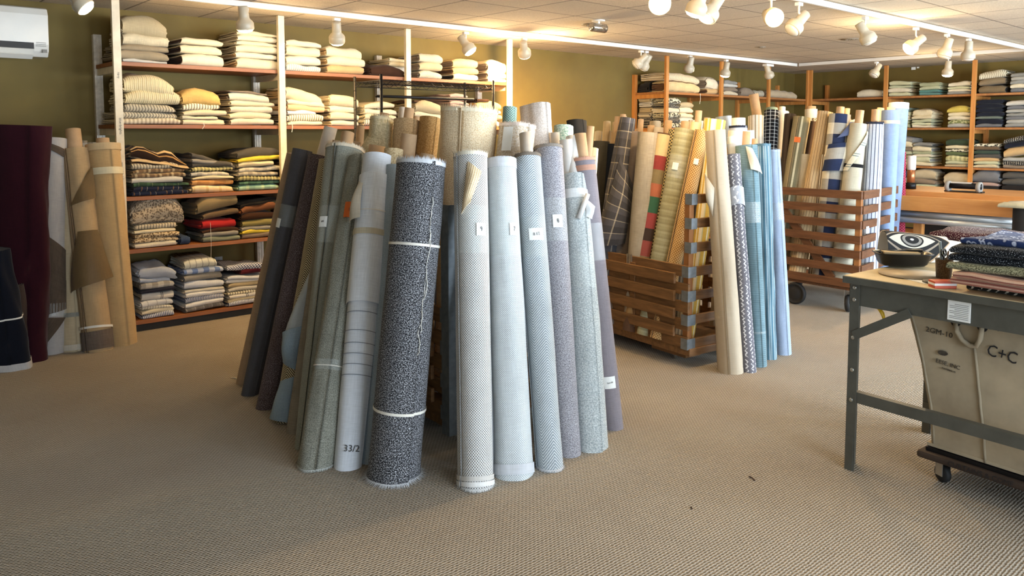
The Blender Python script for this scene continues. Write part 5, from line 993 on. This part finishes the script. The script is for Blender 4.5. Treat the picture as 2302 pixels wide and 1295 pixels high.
cb('under_panel', (.8, -2.25, .1), (.82, -.1, .94), dark_base)
# fabric measuring machine, bottles on the counter
ms = thing('measuring_machine', 'black fabric measuring device with grey rings on the honey counter', 'measuring device', (8.2, 2.93, .986))
for y in (0, -.27): MB().lathe([(.035, -.018), (.05, -.018), (.05, .018), (.035, .018), (.035, -.018)], 20, Matrix.Translation((0, y, .052)) @ Matrix.Rotation(PI/2, 4, 'X'), open_=True).build('ring', grey, ms, True)
MB().lathe([(.03, -.15), (.03, .15)], 16, Matrix.Translation((.02, -.135, .06)) @ Matrix.Rotation(PI/2, 4, 'X')).build('roller', blackm, ms, True); MB().box((.0, -.2, .08), (.02, .02, .095)).build('lever', lgrey, ms); MB().box((-.02, -.3, .0), (.06, .03, .012)).build('base', blackm, ms); 
gl = thing('capped_bottle', 'white capped bottle over a copper coloured body on the honey counter', 'bottle', (8.3, 3.32, .986))
MB().lathe([(.05, 0), (.05, .06), (.03, .065)], 16).build('base', blackm, gl, True); MB().lathe([(.03, .06), (.038, .065), (.038, .19), (.03, .195)], 18).build('body', plainmat('copper_body', 'a4673f', .3, .6), gl, True); MB().lathe([(.036, .19), (.042, .2), (.042, .33), (.036, .335)], 18).build('cap', P('dcdad8', rough=.4), gl, True)
gs = thing('glue_bottle', 'small amber bottle with a white nozzle beside the white capped one', 'bottle', (8.3, 3.42, .986)); MB().lathe([(.024, 0), (.025, .15), (.01, .17)], 14).build('bottle_body', plainmat('amber', '9c6a3c', .3), gs, True); MB().lathe([(.008, .17), (.006, .24)], 10).build('nozzle', paper, gs, True)
fd = folded(.35, .3, .045, 3.3, P('b3a98c'), lay=3, amp=.012); q = onz(2275, 478, .9); fd.location = (7.50, 2.29, .921); fd.rotation_euler = (0, 0, -PI/2); tag(fd, 'folded sage beige cloth draped over a dark roll at the right edge', 'folded fabric')
r = bolt('dark roll supporting the sage beige cloth at the right edge', Vector((7.66, 2.12, .001)), Vector((7.66, 2.12, .92)), .09, .09, P('2b2826'), seed=4, cut=False, hole=False)
MB
# ================================================================ work table at the right
ttop = plainmat('worn_plywood_top', 'cbb68e', .6, var=.14, scale=5, bump=.1)
tb_ = thing('work_table', 'grey metal work table with pale wooden top at the right edge', 'table', (3.50, 1.66, 0), math.radians(-4))
TW, TL, TZ = .82, 1.9, .905
def tbx(nm, a, b, m, bev=.002, mt=tb_): return MB().box(a, b).build(nm, m, tb_, bevel=bev)
tbx('tabletop', (-.012, -TL, TZ-.032), (TW, .012, TZ), [ttop]) ; tbx('edge_trim', (-.016, -TL, TZ-.034), (-.0125, .012, TZ-.003), greym); tbx('edge_trim', (-.016, .0125, TZ-.034), (TW, .016, TZ-.003), greym)
m = MB(); m.box((.02, -TL+.02, TZ-.135), (.024, -.0, TZ-.033)); m.box((.024, -TL+.02, TZ-.135), (.06, -.0, TZ-.131)); m.build('front_apron', greym, tb_); m = MB(); m.box((.02, -.004, TZ-.135), (TW-.03, .0, TZ-.033)); m.build('side_apron', greym, tb_); 
for x, y in ((.015, -.005), (TW-.06, -.005), (.015, -TL+.1), (TW-.06, -TL+.1)):
    l = MB(); l.box((x, y-.045, .0), (x+.004, y, TZ-.036)); l.box((x+.004, y-.004, .0), (x+.09, y, TZ-.036)); l.box((x-.004, y-.04, .0), (x-.0005, y-.002, .16)); leg = l.build('leg', greym, tb_)
    s = MB()
    for z in (TZ-.055, TZ-.11, .62, .47, .33): s.lathe([(.007, -.005), (.009, -.003), (.009, .0)], 10, Matrix.Translation((x, y-.022, z)) @ Matrix.Rotation(PI/2, 4, 'Y'))
    s.build('screws', zinc, leg, True)
m = MB(); m.bar((.012, -.03, .63), (.012, -.28, TZ-.125), .04, .004, (0, 1, 1)); m.build('corner_brace', greym, tb_); m = MB(); m.box((.02, -TL+.1, .32), (.024, -.03, .37)); m.box((.024, -TL+.1, .366), (.055, -.03, .37)); m.build('lower_rail', greym, tb_)
lb = tbx('maker_label', (.0165, -.52, TZ-.125), (.0195, -.43, TZ-.042), paper, .001); 
m = MB()
for k in range(9): m.box((.0158, -.512, TZ-.058-k*.0072), (.0166, -.438-(.02 if k % 3 == 0 else 0), TZ-.0555-k*.0072))
m.build('printed_text', plainmat('pale_print', '8f8e8c', .7), lb)
TM = tb_.matrix_basis if False else Matrix.Translation(tb_.location) @ Matrix.Rotation(math.radians(-4), 4, 'Z')
def onT(px, py, dz=0): return onz(px, py, TZ+dz)
# black tray
c0 = onT(2028, 600); tr = thing('black_tray', 'shallow black plastic tray holding scissors and scraps on the grey table', 'tray', c0, math.radians(-50))
trm = plainmat('black_plastic', '121214', .3, spec=.5)
def loop(w, d, z, n=24): return [(w*abs(math.cos(2*PI*i/n))**.45*(1 if math.cos(2*PI*i/n) >= 0 else -1), d*abs(math.sin(2*PI*i/n))**.45*(1 if math.sin(2*PI*i/n) >= 0 else -1), z) for i in range(n)]
m = MB(); rings_ = [loop(.115, .055, .001), loop(.13, .065, .012), loop(.148, .08, .055), loop(.16, .09, .06), loop(.158, .088, .064), loop(.142, .074, .06), loop(.122, .058, .012), loop(.02, .02, .008)]
rings_ = [[(x*.82, y*.85, z) for x, y, z in L_] for L_ in rings_]; m.add([v for L_ in rings_ for v in L_], [(j*24+i, j*24+(i+1) % 24, (j+1)*24+(i+1) % 24, (j+1)*24+i) for j in range(7) for i in range(24)]+[tuple(range(24))[::-1], tuple(range(168, 192))]); m.build('tray_body', trm, tr, True)
sc = MB(); sc.tube([(-.1, .0, .055), (.02, .02, .066), (.09, .03, .07)], .006, 6); sc.tube([(-.1, .03, .055), (.02, .02, .068), (.09, .0, .07)], .006, 6); o = sc.build('scissors', trm); o.location = c0+Vector((0, 0, .01)); o.rotation_euler = tr.rotation_euler; tag(o, 'pair of black scissors lying in the shallow black tray', 'scissors')
fl = MB(); fl.box((-.09, -.035, .066), (.07, .035, .074)); o = fl.build('paper_pad', plainmat('tan_card', 'a9926c', .7)); o.location = c0; o.rotation_euler = (0, 0, math.radians(-52)); tag(o, 'tan card pad resting inside the shallow black tray', 'card')
sb = MB(); sb.lathe([(.12, .0), (.14, .003), (.142, .006), (.001, .007)], 28, open_=False); o = sb.build('round_plate', plainmat('beige_plate', 'b5a58c', .5), None, True); o.location = onT(2050, 618)+Vector((0, 0, .0005)); tag(o, 'flat beige disc under the shallow black tray', 'disc'); o.location.z = TZ+.0005; tr.location.z = TZ+.008
q = onT(2095, 636); sb = MB(); sb.lathe([(.036, 0), (.038, .004), (.036, .01), (.03, .009), (.001, .007)], 24); o = sb.build('jar_lid', plainmat('dark_lid', '4a4744', .5), None, True); o.location = q; tag(o, 'small dark round lid on the grey table', 'lid')
q = onT(2068, 632); o = MB().box((-.06, -.03, 0), (.06, .03, .002)).build('paper_slip', paper); o.location = q; o.rotation_euler = (0, 0, 1.1); tag(o, 'white paper slip beside the dark round lid', 'paper')
q = onT(2118, 646); o = MB().box((-.045, -.028, 0), (.045, .028, .03)).build('tape_box', [plainmat('red_box', 'c8502c', .5)], bevel=.002); o.location = q; o.rotation_euler = (0, 0, -.75); tag(o, 'small red and white cardboard box at the front of the cup', 'box'); MB().box((-.0455, -.0285, .012), (.0455, .0285, .021)).build('white_stripe', paper, o)
# pencil cup
q = onT(2121, 628); cup = thing('pencil_cup', 'dark patterned metal cup full of scissors and pens', 'cup', q); MB().lathe([(.03, 0), (.036, .09), (.037, .092), (.034, .09), (.028, .004), (.001, .004)], 24).build('cup_body', cloth('tweed', '4a3d33', '7c6a58', s=.006, rough=.4), cup, True)
for i, (dx, dy, l, c, nm, lb) in enumerate(((-.03, .01, .17, '9fb4c4', 'pen', 'pale blue plastic pen leaning left in the metal cup'), (-.01, .0, .13, '1a1a1a', 'scissors', 'black handled scissors standing in the metal cup'), (.012, .01, .12, '3f6a3a', 'pencil', 'green pencil standing in the metal cup'), (.016, -.01, .125, '6a4a30', 'pencil', 'brown pencil standing in the metal cup'))):
    m = MB()
    if nm == 'scissors':
        for s in (-1, 1): m.tube([(dx+s*.013+.013*math.cos(a*.7), .013*math.sin(a*.7)*.2, l-.01+.014*math.sin(a*.7)) for a in range(9)], .004, 6, closed=True)
        m.tube([(0, 0, .006), (dx, dy, l-.02)], .005, 6)
    else: m.tube([(0, dy*.3, .006), (dx, dy, l)], .006 if nm == 'pen' else .0038, 8)
    o = m.build(nm, plainmat('tool_%d' % i, c, .4), None, True); o.location = q; tag(o, lb, nm)
# folded piles on the table
px_ = {'pink': ST(.035, (0, 'a36a5c'), (.3, 'c9a08c'), (.5, '94594e'), (.7, 'd2b29c'), kind='vstripe'), 'tweed': cloth('tweed', '4a4a36', 'a9a888', s=.006), 'blk': cloth('tweed', '0e1116', '23272e', s=.01, c3='9aa0a8', th=.6), 'nv': cloth('leopard', '24345f', '1d2c55', s=.03, c3='c3cbe0'), 'bw': cloth('zigzag', '26241f', 'cfc9b8', s=.025)}
def tpile(px, py, z, w, d, h, mat, lab, rz=0, **k):
    q = onz(px, py, z); o = folded(w, d, h, px*.37, mat, nx=12, **k); o.location = (q.x, q.y, z); o.rotation_euler = (0, 0, rz); tag(o, lab, 'folded fabric', 'folded fabrics on the work table'); return o
ra_ = -PI/2-.08
tpile(2172, 650, TZ+.001, .75, .36, .03, px_['bw'], 'black and white knobbly folded fabric, lowest in the pile on the table', ra_, amp=.004)
tpile(2136, 638, TZ+.032, .8, .40, .03, px_['pink'], 'pink striped folded fabric, directly above the knobbly one', ra_, amp=.006, lay=3)
tpile(2139, 624, TZ+.063, .8, .40, .028, ST(.03, (0, 'b58a76'), (.4, '8a5248'), (.6, 'cda992'), kind='vstripe'), 'rose striped folded fabric, second pink layer of the pile', ra_, amp=.008, lay=3)
tpile(2128, 604, TZ+.092, .8, .40, .030, px_['tweed'], 'mossy speckled tweed folded between pink and black fabrics', ra_, amp=.009)
tpile(2133, 585, TZ+.123, .8, .42, .034, px_['blk'], 'black flecked folded fabric tied with string, lower of two', ra_, amp=.006, lay=4)
tpile(2135, 568, TZ+.158, .8, .42, .032, px_['blk'], 'black flecked folded fabric, upper of two under the navy one', ra_, amp=.009, lay=4)
tpile(2160, 548, TZ+.191, .75, .40, .022, px_['nv'], 'navy folded fabric with white dots, top of the table pile', ra_, amp=.012)
tpile(2085, 540, TZ+.06, .5, .3, .06, cloth('tweed', '3a1420', '451a28', s=.012, c3='d9cfc4', th=.6), 'maroon flecked folded fabric behind the white patterned one', ra_+.1, amp=.01)
# white roll of printed cloth with eye-like rings
EYM = NT('printed_cloth'); o_ = EYM.uv(); x, y, _ = EYM.sep(o_); dx = EYM.math('MULTIPLY', EYM.math('SUBTRACT', x, .12), 9); dy = EYM.math('MULTIPLY', EYM.math('SUBTRACT', y, .075), 16); rr_ = EYM.math('SQRT', EYM.math('ADD', EYM.math('MULTIPLY', dx, dx), EYM.math('MULTIPLY', dy, dy)))
pass
alm = EYM.math('ADD', EYM.math('MULTIPLY', EYM.math('MULTIPLY', dx, dx), .55), EYM.math('ABSOLUTE', dy))
lid = EYM.ramp(EYM.math('MULTIPLY', alm, .4), [(0, hexc('cfcbbd')), (.22, hexc('121214')), (.31, hexc('9b8f7f')), (.36, hexc('121214')), (.56, hexc('b79c7c')), (.6, hexc('e2ddd2')), (.72, hexc('8f8a86')), (.76, hexc('e2ddd2'))], True)
iris = EYM.ramp(rr_, [(0, hexc('e8e8e8')), (.08, hexc('101012')), (.3, hexc('8d8a84')), (.42, hexc('101012')), (.5, hexc('cfcbbd'))], True)
cl_ = EYM.mix(EYM.math('LESS_THAN', rr_, .5), lid, iris); EYM.put(EYM.b.inputs['Base Color'], cl_); EYM.b.inputs['Roughness'].default_value = .8
c0 = onz(1998, 590, TZ); ey = thing('printed_fabric', 'rolled white fabric printed with a black eye-like motif, behind the tray', 'rolled fabric', c0, math.radians(-48))
def fe(a, c): t = PI*(c*1.02-.02); return Vector((a*.30, .09-.085*math.cos(t)*(1-.1*a), (.15-.03*a)*math.sin(max(t, 0))**.8+.002))
MB().grid(lambda a, c: fe(a, c), 16, 18, lambda a, c: (a*.30, c*.26), thick=.003).build('printed_face', EYM.m, ey, True)
m = MB(); m.grid(lambda a, c: Vector((.30+a*.45, .09-.078*math.cos(PI*c)*(1+.3*a), (.10-.02*a)*math.sin(PI*c)**.8+.002+.006*math.sin(a*9+c*4))), 14, 14, lambda a, c: (a*.4, c*.24), thick=.003); m.build('white_body', ST(.09, (0, 'e6e2d8'), (.75, '8d8a84'), (.8, 'e6e2d8'), kind='stripe'), ey, True)
# yellow handled tool under the table and string
tm = MB(); tm.tube([(0, 0, 0), (.0, -.02, -.03), (0, -.03, -.07), (0, -.015, -.1)], .009, 8); q = onx(1974, 690, 3.72); o = tm.build('tool_handle', [plainmat('yellow_black_handle', 'd9b021', .4)], None, True); o.location = q; o.rotation_euler = (0, 0, .3); tag(o, 'yellow tool handle hanging under the table corner', 'tool')
# ================================================================ canvas laundry truck under the table
cv = plainmat('grey_canvas', 'b5a68c', .85, var=.16, scale=4, bump=.15); lt = thing('canvas_laundry_cart', 'stained canvas laundry cart on casters under the grey table', 'laundry cart', (3.68, 1.36, 0), math.radians(-6))
CWd, CLn = .6, 1.25
def bag(a, c):          # a around, c up
    per_ = [(0, 0), (0, -CLn), (CWd, -CLn), (CWd, 0)]; s = a*4; i = int(s) % 4; f = s-int(s); f = f if a < 1 else 0; p0 = Vector(per_[i]); p1 = Vector(per_[(i+1) % 4]); p = p0.lerp(p1, f); ctr = Vector((CWd/2, -CLn/2))
    e = 1+.10*(c-.3)+.03*c*c*0; inn = (1-abs(2*f-1)); bulge_ = .03*math.sin(PI*c)*inn*2-.02*(1-inn)*math.sin(PI*c)
    d = (p-ctr); d = Vector((d.x*(.98+.05*c), d.y*(.97+.2*c**1.4)))/e; nr = Vector(((-1, 0), (0, -1), (1, 0), (0, 1))[i]); q = ctr+d*e+nr*bulge_*(.6 if i == 0 else 1)
    w = .006*noise.noise(Vector((a*22, c*5, 1)))+.008*noise.noise(Vector((a*9, c*9, 4)))
    return Vector((q.x+nr.x*w, q.y+nr.y*w, .158+c*.602))
MB().grid(bag, 64, 20, lambda a, c: (a*3.7, c*.6), thick=-.002).build('canvas_bag', cv, lt, True)
MB().tube([bag(i/64, 1.0) for i in range(64)], .013, 8, closed=True).build('rim', plainmat('dark_canvas_rim', '5a5148', .8), lt, True)
MB().box((-.0, -CLn, .156), (CWd, 0, .17)).build('bag_floor', cv, lt)
sm = MB(); sm.tube([bag(.0465, c/15)+Vector((-.004, 0, 0)) for c in range(13)], .006, 6); sm.build('canvas_seam', plainmat('seam_canvas_b', '9c8f78', .85), lt, True); sm = MB(); sm.tube([bag(.002, c/12) for c in range(13)], .007, 6); sm.build('canvas_seam', plainmat('seam_canvas', '9c8f78', .85), lt, True)
hd_ = [bag(.036, .97), bag(.0365, .9), bag(.039, .84), bag(.044, .815), bag(.049, .825), bag(.053, .88), bag(.055, .97)]; MB().tube([p+Vector((-.014, 0, 0)) for p in hd_], .011, 8).build('canvas_handle', cv, lt, True)
gr = MB()
for a in (.036, .055): p = bag(a, .965); gr.lathe([(.008, -.003), (.02, -.002), (.021, .003), (.008, .004)], 16, Matrix.Translation(p+Vector((-.012, 0, 0))) @ Matrix.Rotation(PI/2, 4, 'Y'))
for a in (.028, .032, .06, .0655): p = bag(a, .965); gr.lathe([(.001, 0), (.005, .0), (.005, .003), (.001, .003)], 10, Matrix.Translation(p+Vector((-.007, 0, 0))) @ Matrix.Rotation(PI/2, 4, 'Y'))
gr.build('grommets', blackm, lt, True)
def cart_text(s, size, a, c, rot=0, sx=1, m=None):
    p = bag(a, c)+Vector((-.0065, 0, 0)); return text('stencil_lettering', s, size, m or ink, lt, Matrix.Translation(p) @ Matrix.Rotation(-PI/2+.0, 4, 'Z') @ Matrix.Rotation(PI/2, 4, 'X') @ Matrix.Rotation(rot, 4, 'Z'), sx=sx, ext=.0008)
fad = plainmat('faded_ink', '4a4238', .8, var=.3, scale=60)
cart_text('2GM-10', .032, .021, .86, -.06, 1.1, fad); cart_text('EESE, INC', .025, .0235, .64, -.1, 1, fad); cart_text('MATERIAL H', .0105, .0235, .60, -.1, 1, fad); cart_text('C+C', .07, .0665, .80, -.12, .85); 
m = MB(); p = bag(.021, .715); m.lathe([(.001, 0), (.022, 0), (.022, .002), (.001, .002)], 14, Matrix.Translation(p+Vector((-.008, 0, 0))) @ Matrix.Rotation(-PI/2, 4, 'Y') @ Matrix.Scale(.5, 4, (1, 0, 0))); m.build('stencil_emblem', fad, lt)
dkw = plainmat('dark_dolly_wood', '3f3026', .7, var=.2); dl = MB(); dl.box((-.035, -CLn-.03, .10), (CWd+.03, .03, .135)); dl.build('wooden_dolly', dkw, lt, bevel=.012); m = MB(); m.box((-.01, -CLn, .136), (CWd, 0, .152)); m.build('dark_frame', blackm, lt)
text('handwriting', 'CURTAINS & COMF', .03, ink, lt, Matrix.Translation((-.0356, -.24, .118)) @ Matrix.Rotation(-PI/2, 4, 'Z') @ Matrix.Rotation(PI/2, 4, 'X'))
for x, y in ((.03, -.06), (CWd-.03, -.06), (.03, -CLn+.06), (CWd-.03, -CLn+.06)): caster(lt, x, y, .04, 1.2, rubber, .03, .099)
# loose threads hanging from the shelves, scraps on the carpet
for x, y0, z, l, w in ((473, 503, 0, .33, 'thin white thread hanging from the red cloth over the lowest shelf'),):
    a = ony(473, 500, YL-.01); b = ony(474, 590, YL-.01); o = MB().tube([a, a.lerp(b, .5)+Vector((.004, 0, 0)), b], .0013, 5).build('hanging_thread', string); tag(o, w, 'thread')
for p0, p1, w, y in (((457, 276), (455, 290), 'short white thread hanging off the second shelf, first bay', YL-.02), ((654, 272), (656, 297), 'white thread hanging below the ticking stripe cloth', YL-.02), ((1574, 210), (1573, 234), 'white thread hanging from the far-corner top shelf', YL-.02)):
    a = ony(*p0, y); b = ony(*p1, y); o = MB().tube([a, a.lerp(b, .5)+Vector((.012, 0, 0)), b], .003, 5).build('hanging_thread', string); tag(o, w, 'thread')
a = onz(70, 868, .003); 
for p0, p1, w in (((68, 815), (90, 806), 'pale scrap of fabric on the carpet beside the navy bolt'), ((519, 849), (534, 852), 'thin thread on the carpet left of the plain tan roll'), ((1684, 1071), (1697, 1080), 'brown thread lying on the open carpet'), ((1552, 1140), (1556, 1144), 'tiny dark thread on the front carpet')):
    a = onz(*p0, .004); b = onz(*p1, .004); o = MB().tube([a, a.lerp(b, .5)+Vector((.006, .004, 0)), b], .003 if 'scrap' not in w else .012, 5).build('carpet_scrap', string if 'brown' not in w and 'dark' not in w else plainmat('dark_thread', '4a3526', .9)); tag(o, w, 'scrap')
# ================================================================ world and view
wd = bpy.data.worlds.new('world'); bpy.context.scene.world = wd; wd.use_nodes = True; bgn = wd.node_tree.nodes['Background']; sk = wd.node_tree.nodes.new('ShaderNodeTexSky'); sk.sky_type = 'HOSEK_WILKIE'; sk.sun_direction = (.2, -.6, .7); wd.node_tree.links.new(sk.outputs[0], bgn.inputs[0]); bgn.inputs[1].default_value = .5
vs_ = bpy.context.scene.view_settings; vs_.view_transform = 'Standard'; vs_.look = 'None'; vs_.exposure = EXPO; vs_.gamma = 1
bpy.context.scene.cycles.max_bounces = 6; bpy.context.scene.cycles.diffuse_bounces = 4
